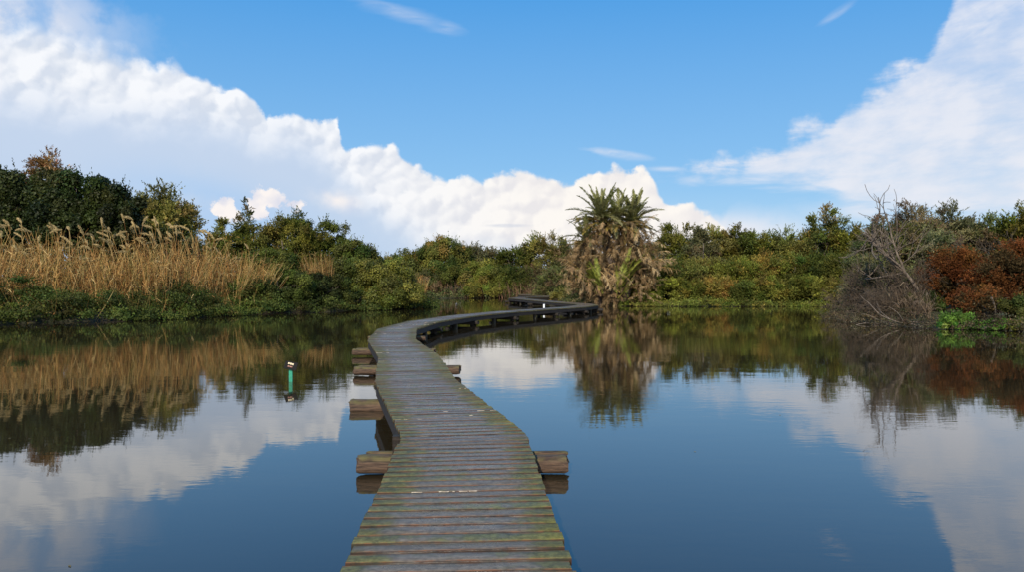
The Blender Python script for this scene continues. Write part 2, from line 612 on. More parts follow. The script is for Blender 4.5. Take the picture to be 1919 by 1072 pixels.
# centre x, y, length, z, height, yaw
BEAMS = {2: (-.2, 3.95, 2.0, .085, .16, 0), 3: (-.49, 7.95, 2.06, .10, .17, .0), 4: (-1.44, 11.85, 1.88, .06, .17, .02), 5: (-2.1, 16.05, 2.10, .11, .17, .0),
         6: (-2.98, 20.2, 2.05, .11, .16, -.02)}
for i in range(1, len(NODES)):
    if i in BEAMS:
        x, y, L, z, hh, yaw = BEAMS[i]
    else:
        tng = sd_[max(i - 1, 0)] + sd_[min(i, len(sd_) - 1)]
        yaw = math.atan2(tng[1], tng[0]) - math.pi / 2
        x, y = NODES[i]; L, z, hh = 1.75, .13, .15
        if i in (8, 9, 10, 11, 12): L = 1.45
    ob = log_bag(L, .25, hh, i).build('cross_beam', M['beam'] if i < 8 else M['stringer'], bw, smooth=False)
    ob.location = Vector((x, y, z)) - Vector(OFF); ob.rotation_euler = (random.gauss(0, .03), random.gauss(0, .004), yaw)
    if i in (2, 3, 5, 6):
        ob2 = log_bag(L * .985, .10, hh * .72, i + 40).build('cross_beam', M['beam'], bw)
        ca, sa = math.cos(yaw), math.sin(yaw)
        ob2.location = Vector((x - sa * .19 + .035, y + ca * .19, z + .022)) - Vector(OFF); ob2.rotation_euler = (0, 0, yaw)
    for s in (-1, 1):
        for dd in ((.42,) if i < 7 else (.45,)):
            p_ = np.array([x + math.cos(yaw) * dd * s, y + math.sin(yaw) * dd * s])
            b_ = Bag()
            top = z - .02 if i < 7 else DECK - .05
            b_.tube([(0, 0, -1.3), (.01, 0, -.6), (0, .01, 0), (0, 0, top)], [.10, .095, .09, .085], 10)
            o = b_.build('pile', M['pile'], bw)
            o.location = Vector((p_[0], p_[1], 0)) - Vector(OFF)
            if i >= 7:
                o.location.y -= .0
b_ = Bag()
b_.box((0, 0, 0), (.060, .055, .12), .06)
o = b_.build('post_stub', M['stringer'], bw); o.location = Vector((-1.105, 7.86, .275)) - Vector(OFF)
# intermediate posts of the far bays
for i in range(7, len(seg)):
    for t in (.5,):
        for s, E in ((1, LE), (-1, RE)):
            p_ = E[i] * (1 - t) + E[i + 1] * t
            c_ = NODES[i] * (1 - t) + NODES[i + 1] * t
            p_ = c_ + (p_ - c_) * .78
            b_ = Bag()
            b_.tube([(0, 0, -1.2), (0, 0, DECK - .06)], [.085, .08], 8)
            o = b_.build('pile', M['pile'], bw); o.location = Vector((p_[0], p_[1], 0)) - Vector(OFF)

# white marker post
t = empty('marker_post', (wx(1017, 44.6) + .1, 44.9, 0))
tag(t, 'slim white plastic post standing in the water behind the far boardwalk bend', 'post')
b_ = Bag(); b_.tube([(0, 0, -1), (0, 0, .53)], .05, 10); b_.build('pole', M['white_pvc'], t, True)
b_ = Bag(); b_.tube([(0, 0, .53), (0, 0, .555), (0, 0, .565)], [.058, .058, .04], 10); b_.build('cap', M['white_pvc'], t, True)

# sign on a green stake
SD = 15.15
t = empty('sign_post', (wx(545, SD), SD, 0))
tag(t, 'small tilted black sign plate with cream writing on a green stake in the water', 'sign')
b_ = Bag(); b_.box((0, 0, -.35), (.033, .014, .615)); b_.build('stake', M['green_paint'], t)
b_ = Bag()
b_.box((0, 0, 0), (.118, .008, .078))
pl = b_.build('sign_plate', M['black_plate'], t)
pl.location = (.01, -.026, .305); pl.rotation_euler = (R(-24), R(12), 0)
b_ = Bag()
# two lines of short pale strokes, too small in the photograph to read
xx = -.062
for wd, hh, lo in ((.02, .034, 0), (.018, .028, .002), (.022, .034, 0), (.016, .030, -.002), (.020, .034, -.004)):
    b_.box((xx + wd / 2, -.0095, .034 + lo), (wd / 2 - .001, .0015, hh / 2)); xx += wd + .003
w_ = b_.build('lettering', M['cream_print'], pl)
b_ = Bag()
for xx, wd in ((-.052, .018), (-.026, .010), (-.006, .022), (.022, .012)):
    b_.box((xx + wd / 2, -.0095, -.022), (wd / 2, .0015, .011))
w_ = b_.build('lettering', M['red_print'], pl)

# ------------------------------------------------------------------ vegetation
def unit(v):
    return v / (np.linalg.norm(v, axis=-1, keepdims=True) + 1e-9)


def leaves_mesh(cen, axis_, nrm, ln, wd, col):
    """diamond leaf per entry"""
    n = len(cen)
    a = unit(axis_)
    s = unit(np.cross(nrm, a))
    ln = np.broadcast_to(ln, (n,))[:, None]; wd = np.broadcast_to(wd, (n,))[:, None]
    v = np.stack([cen - a * ln * .5, cen + s * wd * .5 - a * ln * .05, cen + a * ln * .5, cen - s * wd * .5 - a * ln * .05], 1).reshape(-1, 3)
    return v, np.arange(4 * n).reshape(n, 4), np.repeat(col, 4, axis=0)


def crown_arrays(r, rx, ry, z0, z1, n, leaf, kind, pal, lump=.25, full=.35, clumps=None, spike=.10):
    """foliage between heights z0 and z1, widest a third of the way up"""
    h = z1 - z0
    K = clumps or int(40 + rx * h * 3.4)
    dirs = unit(r.normal(size=(K, 3)))
    dirs[:, 2] = np.where(dirs[:, 2] < -.55, -dirs[:, 2], dirs[:, 2])
    rad = r.uniform(full, 1, K) ** .6 * (1 - lump * r.random(K))
    zc = z0 + h * .40
    up = np.where(dirs[:, 2] > 0, h * .56, h * .38)
    hz_ = np.sqrt(dirs[:, 0] ** 2 + dirs[:, 1] ** 2) + 1e-6
    wide = np.where(dirs[:, 2] < 0, .92 / np.maximum(hz_, .5), np.minimum(1.12, hz_ ** -.35))
    cc = np.stack([dirs[:, 0] * rad * rx * wide, dirs[:, 1] * rad * ry * wide, zc + dirs[:, 2] * rad * up], -1)
    cr = r.uniform(.6, 1.4, K) * min(rx, ry, h * .8, 2.2) * .29
    palA, palB = np.array(pal[0]), np.array(pal[1])
    tc = r.random(K) ** 1.25
    hue = r.normal(1, .08, (K, 3)) * r.uniform(.65, 1.2, (K, 1))
    ccol = (palA + (palB - palA) * tc[:, None]) * hue
    if len(pal) > 2:
        odd = r.random(K) < pal[3]
        ccol[odd] = np.array(pal[2]) * r.uniform(.7, 1.2, (odd.sum(), 1))
    if kind == 'broad':
        k = r.integers(0, K, n)
        d = unit(r.normal(size=(n, 3)) + dirs[k] * .55 + np.array([0, 0, .25]))
        cen = cc[k] + d * (cr[k] * r.uniform(.35, 1.05, n) ** .7)[:, None]
        nrm = unit(d + r.normal(size=(n, 3)) * .55 + np.array([0, 0, .3]))
        ax = unit(np.cross(nrm, r.normal(size=(n, 3))) + np.array([0, 0, -.25]))
        sz = leaf * r.uniform(.6, 1.3, n)
        col = ccol[k] * r.uniform(.75, 1.25, (n, 1))
        V, Q, Cc = leaves_mesh(cen, ax, nrm, sz, sz * .66, col)
        parts = [(V, Q, Cc)]
        ns = int(n * spike / 9)
    else:
        parts = []
        ns = int(n / 9)
    if ns > 0:
        # sprays: leaflets strung along an outward and upward pointing twig
        k = r.integers(0, K, ns)
        top = dirs[k, 2] > .15
        if kind == 'broad':
            good = np.where(top)[0]; k = k[good]; ns = len(k)
        bd = unit(dirs[k] * .9 + r.normal(size=(ns, 3)) * .55 + np.array([0, 0, .55 if kind == 'broad' else .30]))
        st = cc[k] + unit(r.normal(size=(ns, 3))) * (cr[k] * r.uniform(.1, .95, ns))[:, None]
        sl_ = cr[k] * r.uniform(.5, 1.1, ns) + leaf * 2
        m_ = 9
        tt = (np.arange(m_) + .5) / m_
        droop = np.array([0, 0, -1.0]) * (.22 if kind == 'feather' else .05)
        cen = st[:, None] + bd[:, None] * (sl_[:, None] * tt[None])[..., None] + droop * (sl_[:, None] * tt[None] ** 2)[..., None]
        sidev = unit(np.cross(bd, r.normal(size=(ns, 3))))
        sgn = np.where(np.arange(m_) % 2 == 0, 1, -1)
        ax = bd[:, None] * .8 + sidev[:, None] * sgn[None, :, None] * .75 + r.normal(size=(ns, m_, 3)) * .35
        cen = cen + unit(ax) * leaf * .4
        ax = ax.reshape(-1, 3); cen = cen.reshape(-1, 3)
        N_ = len(cen)
        nrm = unit(r.normal(size=(N_, 3)) + np.array([0, 0, .5]) + np.repeat(dirs[k], m_, axis=0) * .6)
        sz = leaf * r.uniform(.7, 1.4, N_) * (1.15 if kind == 'feather' else .9)
        col = np.repeat(ccol[k] * r.uniform(.8, 1.25, (ns, 1)), m_, axis=0) * r.uniform(.85, 1.15, (N_, 1))
        parts.append(leaves_mesh(cen, ax, nrm, sz, sz * (.42 if kind == 'feather' else .5), col))
    V = np.vstack([p[0] for p in parts]); Cc = np.vstack([p[2] for p in parts])
    Q = np.arange(len(V)).reshape(-1, 4)
    return V, Q, Cc, cc, cr


def wiggle(p0, p1, n, amp, r):
    t = np.linspace(0, 1, n)[:, None]
    p = np.array(p0) * (1 - t) + np.array(p1) * t
    return p + np.cumsum(r.normal(0, amp, (n, 3)), axis=0) * np.sin(t * math.pi)


def trunk_bag(r, cc, rx, h, stems=3, thick=.1, reach=16):
    b_ = Bag()
    stems_p = []
    for s in range(stems):
        bx, by = r.normal(0, .12 * rx, 2)
        tip = (bx + r.normal(0, .3 * rx), by + r.normal(0, .3 * rx), h * r.uniform(.55, .75))
        p = wiggle((bx, by, -.5), tip, 7, .05, r)
        b_.tube(p, np.linspace(thick, thick * .4, 7), 7)
        stems_p.append(p)
    idx = r.choice(len(cc), min(reach, len(cc)), replace=False)
    for k in idx:
        p = stems_p[r.integers(stems)]
        st = p[r.integers(2, 6)]
        b_.tube(wiggle(st, cc[k] * np.array([1, 1, 1.0]), 6, .06, r), np.linspace(thick * .4, thick * .1, 6), 5)
    return b_


PAL = {
    'evergreen': ((.014, .022, .007), (.048, .062, .016)),
    'green': ((.040, .050, .010), (.125, .122, .024)),
    'deepgreen': ((.026, .038, .009), (.085, .098, .022)),
    'bright': ((.060, .075, .014), (.170, .170, .034)),
    'olive': ((.07, .075, .020), (.165, .150, .045)),
    'gold': ((.10, .085, .020), (.23, .165, .042)),
    'greygreen': ((.055, .058, .032), (.13, .125, .065)),
    'twig': ((.045, .035, .020), (.11, .085, .05), (.05, .06, .02), .25),
    'rust': ((.12, .044, .014), (.26, .105, .034), (.085, .06, .026), .2),
    'mixed': ((.045, .060, .015), (.13, .135, .032), (.17, .12, .035), .10),
    'mixedgrey': ((.045, .055, .020), (.105, .105, .040), (.13, .095, .055), .22),
    'browning': ((.10, .06, .025), (.25, .15, .075)),
    'lush': ((.035, .085, .014), (.11, .20, .035)),
}
seedc = [100]


def plant(name, px, top, wpx, d, kind, pal, label, cat, n=9000, leaf=.13, group=None, z0=None, depth=.85, stems=3, thick=.09,
          lump=.25, full=.35, spike=.10, mat=None, clumps=None, bri=1.0):
    seedc[0] += 1
    r = np.random.default_rng(seedc[0])
    x = wx(px, d)
    gz = float(land_z([(x, d)])[0])
    base = max(gz, -.05)
    rx = wpx / 2 / F * d
    h = wz(top, d) - base
    t = empty(name, (x, d, base), 0)
    tag(t, label, cat, group)
    zb = (0.0 if z0 is None else z0) - .05
    V, Q, Cc, cc, cr = crown_arrays(r, rx * 1.06, rx * depth, zb, h, int(n * 1.9), leaf * .93, kind, PAL[pal], lump, full, clumps, spike)
    # whole crown tint scaled evenly by group and palette, slightly warmer
    Cc = Cc * bri * {G_R: 1.6, G_W: 1.75, G_F: 1.6, G_L: 1.65 if pal != 'evergreen' else 1.15}.get(group, 1.3) * (.46 if pal == 'rust' else 1) * np.array([1.06, 1, .92])
    keep = V.reshape(-1, 4, 3)[:, :, 2].min(1) > -base - .02 if False else V.reshape(-1, 4, 3)[:, :, 2].min(1) > -base + .01
    V = V.reshape(-1, 4, 3)[keep].reshape(-1, 3); Cc = Cc.reshape(-1, 4, 3)[keep].reshape(-1, 3)
    Q = np.arange(len(V)).reshape(-1, 4)
    mesh_from('crown', V, Q, M[mat or 'leaf'], t, Cc)
    trunk_bag(r, cc, rx, h, stems, thick).build('trunk', M['bark'], t, True)
    return t


G_L, G_F, G_R, G_W = 'trees and shrubs on the left bank', 'trees and shrubs at the end of the channel', 'trees of the right bank', 'low shrubs along the right waterline'
# ---- left bank: dark evergreens behind the reeds
plant('evergreen_tree', -75, 296, 250, 51, 'broad', 'evergreen', 'dark evergreen tree cut by the left edge of the photo, behind the reeds', 'tree', 38000, .19, G_L, mat='glossleaf', thick=.16)
plant('evergreen_tree', 45, 284, 190, 50, 'broad', 'evergreen', 'tallest dark evergreen tree behind the reeds, next to the browning crown', 'tree', 42000, .19, G_L, mat='glossleaf', thick=.17)
plant('browning_tree', 95, 279, 85, 51.5, 'feather', 'browning', 'slender tree top with dry brown leaves poking above the dark evergreens', 'tree', 5000, .14, G_L, z0=5.2, lump=.4, thick=.08)
plant('evergreen_tree', 150, 318, 190, 49, 'broad', 'evergreen', 'dark evergreen tree just right of the browning tree top', 'tree', 42000, .19, G_L, mat='glossleaf', thick=.15)
plant('evergreen_tree', 215, 338, 125, 48.5, 'broad', 'evergreen', 'narrower dark evergreen with spiky top, beside the rounded olive-green tree', 'tree', 28000, .18, G_L, mat='glossleaf', spike=.25)
plant('willow_tree', 300, 346, 140, 54, 'feather', 'olive', 'feathery olive-green round tree at the right end of the dark evergreens', 'tree', 30000, .17, G_L, lump=.2)
plant('willow_tree', 275, 338, 45, 55, 'feather', 'greygreen', 'thin pale wispy treetop standing between dark evergreens and olive tree', 'tree', 4000, .14, G_L, lump=.5, z0=3)
plant('evergreen_shrub', 322, 408, 75, 49.5, 'broad', 'evergreen', 'dark bush filling the gap below the olive-green tree behind the plumes', 'shrub', 9000, .15, G_L, mat='glossleaf')
plant('sparse_tree', 361, 416, 36, 51, 'feather', 'greygreen', 'thin half-bare sapling in the dip right of the olive tree', 'tree', 1500, .13, G_L, lump=.5, thick=.05)
plant('shrub', 405, 432, 90, 55, 'feather', 'mixed', 'green and rusty shrub above the middle of the reed bed', 'shrub', 9000, .13, G_L)
plant('shrub', 435, 396, 85, 57, 'feather', 'green', 'green rounded bush left of the wispy grey tree', 'shrub', 9000, .14, G_L)
plant('sparse_tree', 466, 362, 42, 59, 'feather', 'mixedgrey', 'wispy grey see-through tree rising above the bushes against the cloud', 'tree', 2600, .13, G_L, lump=.5, z0=1, thick=.06)
plant('shrub', 498, 414, 85, 57, 'feather', 'olive', 'olive bush right of the wispy grey tree', 'shrub', 9000, .13, G_L)
plant('shrub', 540, 388, 105, 57, 'broad', 'green', 'tall light green bush with twigs on top, centre of the left thicket', 'shrub', 13000, .14, G_L, spike=.3)
plant('shrub', 578, 416, 80, 56, 'feather', 'green', 'soft green bush between the two tallest bushes of the left thicket', 'shrub', 9000, .13, G_L)
plant('shrub', 618, 407, 95, 57, 'broad', 'deepgreen', 'dark green bush with an uneven peak above the second reed patch', 'shrub', 12000, .14, G_L, spike=.3)
plant('shrub', 668, 440, 100, 56, 'broad', 'deepgreen', 'deep green bush sloping down toward the channel', 'shrub', 12000, .14, G_L)
plant('shrub', 714, 468, 90, 56.5, 'broad', 'mixed', 'bush with brown tips where the left thicket drops to the channel', 'shrub', 10000, .13, G_L)
plant('shrub', 505, 462, 120, 50.5, 'broad', 'deepgreen', 'dark green mound of leaves right of the leaning reeds', 'shrub', 17000, .13, G_L)
plant('shrub', 545, 500, 110, 48.8, 'broad', 'deepgreen', 'dark mound reaching the water between the two reed patches', 'shrub', 15000, .12, G_L)
plant('shrub', 470, 520, 110, 46.8, 'broad', 'deepgreen', 'leafy mound at the waterline below the leaning reeds', 'shrub', 13000, .11, G_L)
plant('shrub', 603, 512, 100, 50.0, 'broad', 'evergreen', 'shadowy low bush under the second reed patch', 'shrub', 12000, .12, G_L)
plant('shrub', 655, 478, 105, 53.5, 'broad', 'deepgreen', 'dense broad-leaved bush right of the second reed patch', 'shrub', 16000, .13, G_L, mat='glossleaf')
plant('shrub', 706, 484, 135, 54, 'broad', 'green', 'dense glossy green bush nearest the channel mouth on the left bank', 'shrub', 17000, .13, G_L, mat='glossleaf')
plant('shrub', 750, 502, 92, 55, 'broad', 'green', 'last rounded green bush of the left bank, beside the channel', 'shrub', 12000, .13, G_L, mat='glossleaf')
plant('shrub', 726, 524, 150, 53.0, 'broad', 'green', 'low bright green leaves dipping in the water at the channel corner', 'shrub', 10000, .12, G_L, mat='glossleaf')
plant('shrub', 668, 545, 90, 51.6, 'broad', 'deepgreen', 'low dark bush overhanging the water left of the bright green corner', 'shrub', 11000, .12, G_L, mat='glossleaf')
# ---- far end of the channel
plant('shrub', 738, 486, 60, 80, 'broad', 'browning', 'small brownish bush in the notch behind the left thicket', 'shrub', 5000, .16, G_F)
plant('tree', 752, 470, 75, 95, 'feather', 'deepgreen', 'small distant dark tree at the lowest point of the skyline', 'tree', 7000, .18, G_F)
plant('tree', 790, 462, 80, 92, 'feather', 'green', 'distant green tree left of the golden-topped one', 'tree', 9000, .18, G_F)
plant('tree', 832, 440, 125, 90, 'broad', 'mixed', 'broad tree with golden brown top at the channel end', 'tree', 17000, .19, G_F)
plant('tree', 890, 454, 85, 92, 'feather', 'greygreen', 'grey-green tree right of the golden-topped tree', 'tree', 10000, .18, G_F)
plant('tree', 928, 470, 75, 93, 'feather', 'green', 'lower green tree in the dip of the distant treeline', 'tree', 8000, .18, G_F)
plant('tree', 970, 452, 80, 92, 'feather', 'deepgreen', 'dark spiky distant tree left of the tall olive tree', 'tree', 9000, .18, G_F, lump=.4)
plant('tree', 1024, 431, 100, 91, 'feather', 'olive', 'tall olive tree directly left of the palm', 'tree', 14000, .18, G_F)
plant('tree', 1070, 450, 90, 90, 'feather', 'mixedgrey', 'brownish tree partly hidden behind the palm', 'tree', 10000, .18, G_F)
plant('shrub', 790, 512, 90, 86, 'broad', 'mixedgrey', 'shadowed brown-tinged shrub above the dark channel corner', 'shrub', 9000, .16, G_F)
plant('shrub', 842, 492, 105, 87.5, 'broad', 'deepgreen', 'dark green shrub under the golden-topped tree', 'shrub', 12000, .16, G_F)
plant('shrub', 902, 488, 100, 87, 'broad', 'bright', 'bright green shrub at the channel end, above the boardwalk', 'shrub', 13000, .16, G_F)
plant('shrub', 905, 530, 90, 85.5, 'broad', 'bright', 'low yellowish green bush touching the water at the channel end', 'shrub', 8000, .15, G_F)
plant('shrub', 955, 505, 90, 88, 'feather', 'deepgreen', 'dark shrub behind the far zigzag of the boardwalk', 'shrub', 9000, .16, G_F)
plant('shrub', 1005, 500, 80, 89, 'feather', 'twig', 'reddish-brown dry shrub behind the far zigzag of the boardwalk', 'shrub', 8000, .16, G_F)
plant('shrub', 1045, 500, 80, 80, 'feather', 'mixedgrey', 'brown and green shrub left of the palm, beside the boardwalk end', 'shrub', 9000, .15, G_F)
plant('shrub', 1150, 470, 170, 66, 'feather', 'mixedgrey', 'dull shrub directly behind the palm trunks', 'shrub', 14000, .15, G_R)
plant('shrub', 1062, 542, 70, 72, 'broad', 'olive', 'small yellow-green bush at the foot of the palm by the boardwalk', 'shrub', 6000, .13, G_F)
# ---- right bank, back row
back = [(1205, 462, 100, 70, 'olive', 'olive tree peeping out from behind the palm on its right'),
        (1262, 423, 85, 70, 'green', 'green feathery tree immediately right of the palm'),
        (1308, 438, 80, 69, 'greygreen', 'grey-green tree second to the right of the palm'),
        (1352, 427, 80, 70, 'olive', 'olive tree with the first high crown of the right treeline'),
        (1398, 430, 85, 69, 'green', 'rounded green tree near the middle of the right treeline'),
        (1450, 440, 90, 70, 'mixed', 'tree with orange patches midway along the right treeline'),
        (1500, 442, 80, 68, 'olive', 'lower olive tree left of the tallest peak of the right treeline'),
        (1548, 402, 92, 68, 'mixed', 'tallest peaked tree in the middle right treeline, yellow-green with orange'),
        (1592, 425, 80, 67, 'green', 'green tree between the tall peak and the bare branches'),
        (1632, 436, 85, 62, 'greygreen', 'grey-green tree behind the bare leaning branches')]
for px, tp, wp, d, pl_, lb in back:
    plant('tamarisk_tree', px, tp - (24 if px == 1548 else 12 + (px // 10 % 3) * 4), wp, d, 'feather', pl_, lb, 'tree', 14000, .15, G_R, lump=.35)
# deeper filler trees that close the skyline
for px, tp, wp, d, pl_, lb in ((1330, 446, 130, 82, 'deepgreen', 'distant dark tree showing in the gaps of the right treeline'),
                               (1480, 440, 130, 82, 'olive', 'distant olive tree showing behind the orange-patched tree'),
                               (1580, 432, 120, 80, 'greygreen', 'distant grey-green tree behind the tallest peaked tree')):
    plant('tree', px, tp, wp, d, 'feather', pl_, lb, 'tree', 9000, .18, G_R)
mid = [(1215, 492, 100, 63, 'bright', 'light green shrub just right of the palm skirt'),
       (1262, 488, 95, 62.5, 'mixed', 'shrub with orange tips second from the palm'),
       (1318, 478, 100, 63, 'olive', 'olive shrub in the middle row, third from the palm'),
       (1372, 482, 100, 62.5, 'bright', 'yellow-green shrub in the middle row, fourth from the palm'),
       (1425, 474, 100, 63, 'gold', 'golden tinted shrub in the middle of the right bank'),
       (1480, 478, 100, 62.5, 'green', 'green shrub right of the golden one'),
       (1532, 470, 100, 62, 'deepgreen', 'dark green shrub below the tallest peaked tree'),
       (1585, 480, 95, 60.5, 'green', 'green shrub next to the grey brushwood')]
for px, tp, wp, d, pl_, lb in mid:
    plant('tamarisk_shrub', px, tp, wp, d, 'feather', pl_, lb, 'shrub', 13000, .13, G_R, lump=.3)
low = [(1205, 538, 62, 60.2, 'bright', 'low light green mound beside the palm trunk at the waterline'),
       (1248, 522, 70, 60.4, 'bright', 'pale green rounded mound at the waterline, second from the palm'),
       (1300, 530, 66, 60.2, 'green', 'small green waterline mound in front of the olive shrub'),
       (1345, 520, 74, 60.3, 'gold', 'yellowish waterline mound with an orange flush'),
       (1392, 528, 66, 59.6, 'deepgreen', 'darker waterline mound fifth from the palm'),
       (1438, 520, 72, 59.8, 'bright', 'bright waterline mound in the middle of the right bank'),
       (1486, 525, 70, 59.8, 'green', 'green waterline mound seventh from the palm'),
       (1532, 518, 72, 59.8, 'bright', 'bright green mound near the end of the right cove'),
       (1578, 522, 66, 58.8, 'olive', 'olive mound in the corner of the right cove')]
for px, tp, wp, d, pl_, lb in low:
    plant('tamarisk_shrub', px, tp, wp, d, 'feather', pl_, lb, 'shrub', 10000, .115, G_W, lump=.3, thick=.04)
# ---- right foreground point
plant('tree', 1690, 392, 150, 50, 'feather', 'mixedgrey', 'grey-brown thinly leaved tree behind the bare leaning trunk', 'tree', 16000, .14, G_R, lump=.5, thick=.12)
plant('tree', 1790, 374, 125, 52, 'feather', 'greygreen', 'tall grey-green tree above the rust-coloured bush', 'tree', 20000, .14, G_R, lump=.35, thick=.13)
plant('tree', 1862, 398, 90, 50, 'feather', 'mixedgrey', 'brownish tree in the dip above the rust-coloured bush', 'tree', 12000, .14, G_R, lump=.4)
plant('tree', 1925, 380, 110, 47, 'feather', 'green', 'green tree cut by the right edge of the photo', 'tree', 18000, .14, G_R, lump=.35)
plant('tree', 2010, 380, 140, 46, 'feather', 'greygreen', 'grey-green tree just beyond the right edge of the photo', 'tree', 10000, .15, G_R, lump=.35)
plant('shrub', 1745, 440, 120, 45, 'feather', 'greygreen', 'dull green shrub behind the pale leaning trunk', 'shrub', 14000, .12, G_R, lump=.4)
plant('shrub', 1640, 470, 110, 47, 'feather', 'greygreen', 'dull grey-green shrub behind the brushwood', 'shrub', 12000, .12, G_R, lump=.4)
plant('shrub', 1690, 500, 110, 40.5, 'feather', 'mixedgrey', 'grey-brown shrub tangled with twigs left of the rust bush', 'shrub', 9000, .10, G_R, lump=.4)
plant('rust_shrub', 1812, 462, 130, 36.5, 'feather', 'rust', 'rust-red feathery bush, the left one of the large pair', 'shrub', 26000, .085, G_R, lump=.35, mat='dryleaf')
plant('rust_shrub', 1905, 452, 150, 34.5, 'feather', 'rust', 'rust-red feathery bush at the right edge of the photo', 'shrub', 30000, .085, G_R, lump=.35, mat='dryleaf')
plant('rust_shrub', 2010, 460, 130, 34, 'feather', 'rust', 'rust-red bush just beyond the right edge of the photo', 'shrub', 12000, .10, G_R, mat='dryleaf')
plant('rust_shrub', 1750, 488, 80, 37.5, 'feather', 'rust', 'smaller dark rust bush right of the pale leaning trunk', 'shrub', 10000, .085, G_R, lump=.4, mat='dryleaf')
plant('rust_shrub', 1860, 540, 150, 32.5, 'feather', 'rust', 'low dark rust-brown growth above the green waterside plants', 'shrub', 16000, .08, G_R, lump=.3, mat='dryleaf')
plant('evergreen_shrub', 1735, 550, 80, 36.5, 'broad', 'evergreen', 'dark shaded bush under the pale leaning trunk', 'shrub', 7000, .10, G_R, lump=.3)
plant('evergreen_shrub', 1925, 560, 110, 31.0, 'broad', 'deepgreen', 'dark low bush under the rust bush at the photo edge', 'shrub', 8000, .09, G_R, lump=.3)
plant('waterside_plant', 1800, 590, 90, 31.3, 'broad', 'lush', 'vivid green leafy clump at the waterline below the rust bush', 'plant', 7000, .075, None, lump=.2, thick=.012, spike=.4, depth=.6, mat='glossleaf')
plant('waterside_plant', 1868, 602, 75, 30.6, 'broad', 'lush', 'smaller green clump at the waterline, right of the vivid one', 'plant', 4500, .07, None, lump=.3, thick=.012, spike=.4, depth=.6, mat='glossleaf')
plant('waterside_plant', 1915, 600, 50, 30.0, 'broad', 'mixed', 'small reddish and green plant at the right edge waterline', 'plant', 2500, .07, None, lump=.3, thick=.012, spike=.4, mat='leaf')


# ------------------------------------------------------------------ bare branching trees
def grow(b_, r, p, d, L, rad, lvl, maxl, spread=.55, up=.06, col=(1, 1, 1), minr=.007):
    n = 5 if lvl < 3 else 4
    pts = [np.array(p, float)]
    dd = unit(np.array(d, float))
    for i in range(n):
        dd = unit(dd + r.normal(0, .16, 3) + np.array([0, 0, up]))
        pts.append(pts[-1] + dd * L / n)
    rr = np.maximum(np.linspace(rad, rad * .6, n + 1), minr)
    b_.tube(pts, rr, 7 if lvl == 0 else (5 if lvl < 2 else 3), col, caps=False)
    if lvl >= maxl:
        return
    kids = (r.integers(3, 6) if lvl < 4 else 2) if lvl > 0 else 7
    for k in range(kids):
        j = r.integers(1 if lvl else 2, n + 1)
        nd = unit(dd + r.normal(0, spread, 3) + np.array([0, 0, .1]))
        grow(b_, r, pts[j], nd, L * r.uniform(.5, .8), rad * .55 * (1 if j < n else 1.1), lvl + 1, maxl, spread, up, col, minr)


def bare(name, px, d, leans, L, rad, maxl, label, cat, mat='palebark', seed=1, part='branches', group=None, spread=.55, minr=.007, up=.06, zoff=0.0):
    r = np.random.default_rng(seed)
    x = wx(px, d)
    z = max(float(land_z([(x, d)])[0]), -.1)
    t = empty(name, (x, d, z))
    tag(t, label, cat, group)
    for ln in leans:
        b_ = Bag()
        grow(b_, r, (r.normal(0, .06), r.normal(0, .06), -.2 + zoff), ln, L * r.uniform(.85, 1.15), rad, 0, maxl, spread, up, minr=minr)
        b_.build('stem' if len(leans) > 1 else 'trunk', M[mat], t, True)
    return t


bare('leaning_tree', 1756, 36.6, [(-.78, -.15, .72)], 3.0, .10, 3, 'pale bare trunk leaning left over the water with dead branches', 'tree', 'leanbark', seed=5, minr=.008, spread=.6)
plant('shrub', 1615, 508, 70, 42.5, 'feather', 'greygreen', 'dull olive shrub rising out of the farthest brushwood', 'shrub', 7000, .10, G_R, lump=.5)
plant('shrub', 1700, 412, 120, 43.0, 'feather', 'mixedgrey', 'thin brownish leaves growing through the bare branches', 'shrub', 12000, .11, G_R, lump=.5)
plant('tree', 1722, 362, 120, 47, 'feather', 'twig', 'tall grey-brown twiggy tree forming the peak of the right thicket', 'tree', 15000, .10, G_R, lump=.45, bri=1.5, spike=.3)
plant('tree', 1655, 400, 85, 48.5, 'feather', 'twig', 'brown twiggy tree on the left shoulder of the right thicket', 'tree', 9000, .10, G_R, lump=.5, bri=1.4)
plant('shrub', 1668, 478, 95, 39.6, 'feather', 'greygreen', 'dull green shrub overgrowing the brushwood left of the pale trunk', 'shrub', 9000, .09, G_R, lump=.5)
plant('shrub', 1745, 410, 90, 42.0, 'feather', 'greygreen', 'thin grey-green shrub mixed with bare twigs above the small rust bush', 'shrub', 8000, .10, G_R, lump=.5)
bare('bare_tree', 1728, 45, [(-.25, 0, 1), (.12, 0, 1), (-.7, .1, 1)], 2.2, .042, 5, 'leafless grey tree with fine twigs fanning into the sky', 'tree', 'deadbark', seed=12, minr=.009)
bare('bare_tree', 1650, 50, [(-.3, 0, 1), (.1, 0, 1)], 1.8, .034, 4, 'small leafless tree left of the tall bare one, against blue sky', 'tree', 'deadbark', seed=21, minr=.009)
bare('bare_tree', 1885, 47, [(.1, 0, 1), (-.25, 0, 1)], 1.9, .034, 4, 'leafless grey twigs rising above the rust bush at the right', 'tree', 'deadbark', seed=33, minr=.009)
bare('bare_tree', 1790, 43, [(.2, 0, 1), (-.1, 0, 1)], 1.5, .03, 4, 'thin dead branches directly behind the left rust bush', 'tree', 'deadbark', seed=35, minr=.008)
bare('brushwood', 1640, 40.5, [(-.9, -.2, .7), (-.4, -.3, .9), (.3, -.2, .8), (.0, .1, 1), (-1, 0, .25)], 1.5, .035, 4, 'tangled grey brushwood at the water at the left of the right point', 'brushwood', 'deadbark', seed=41, minr=.007, up=0)
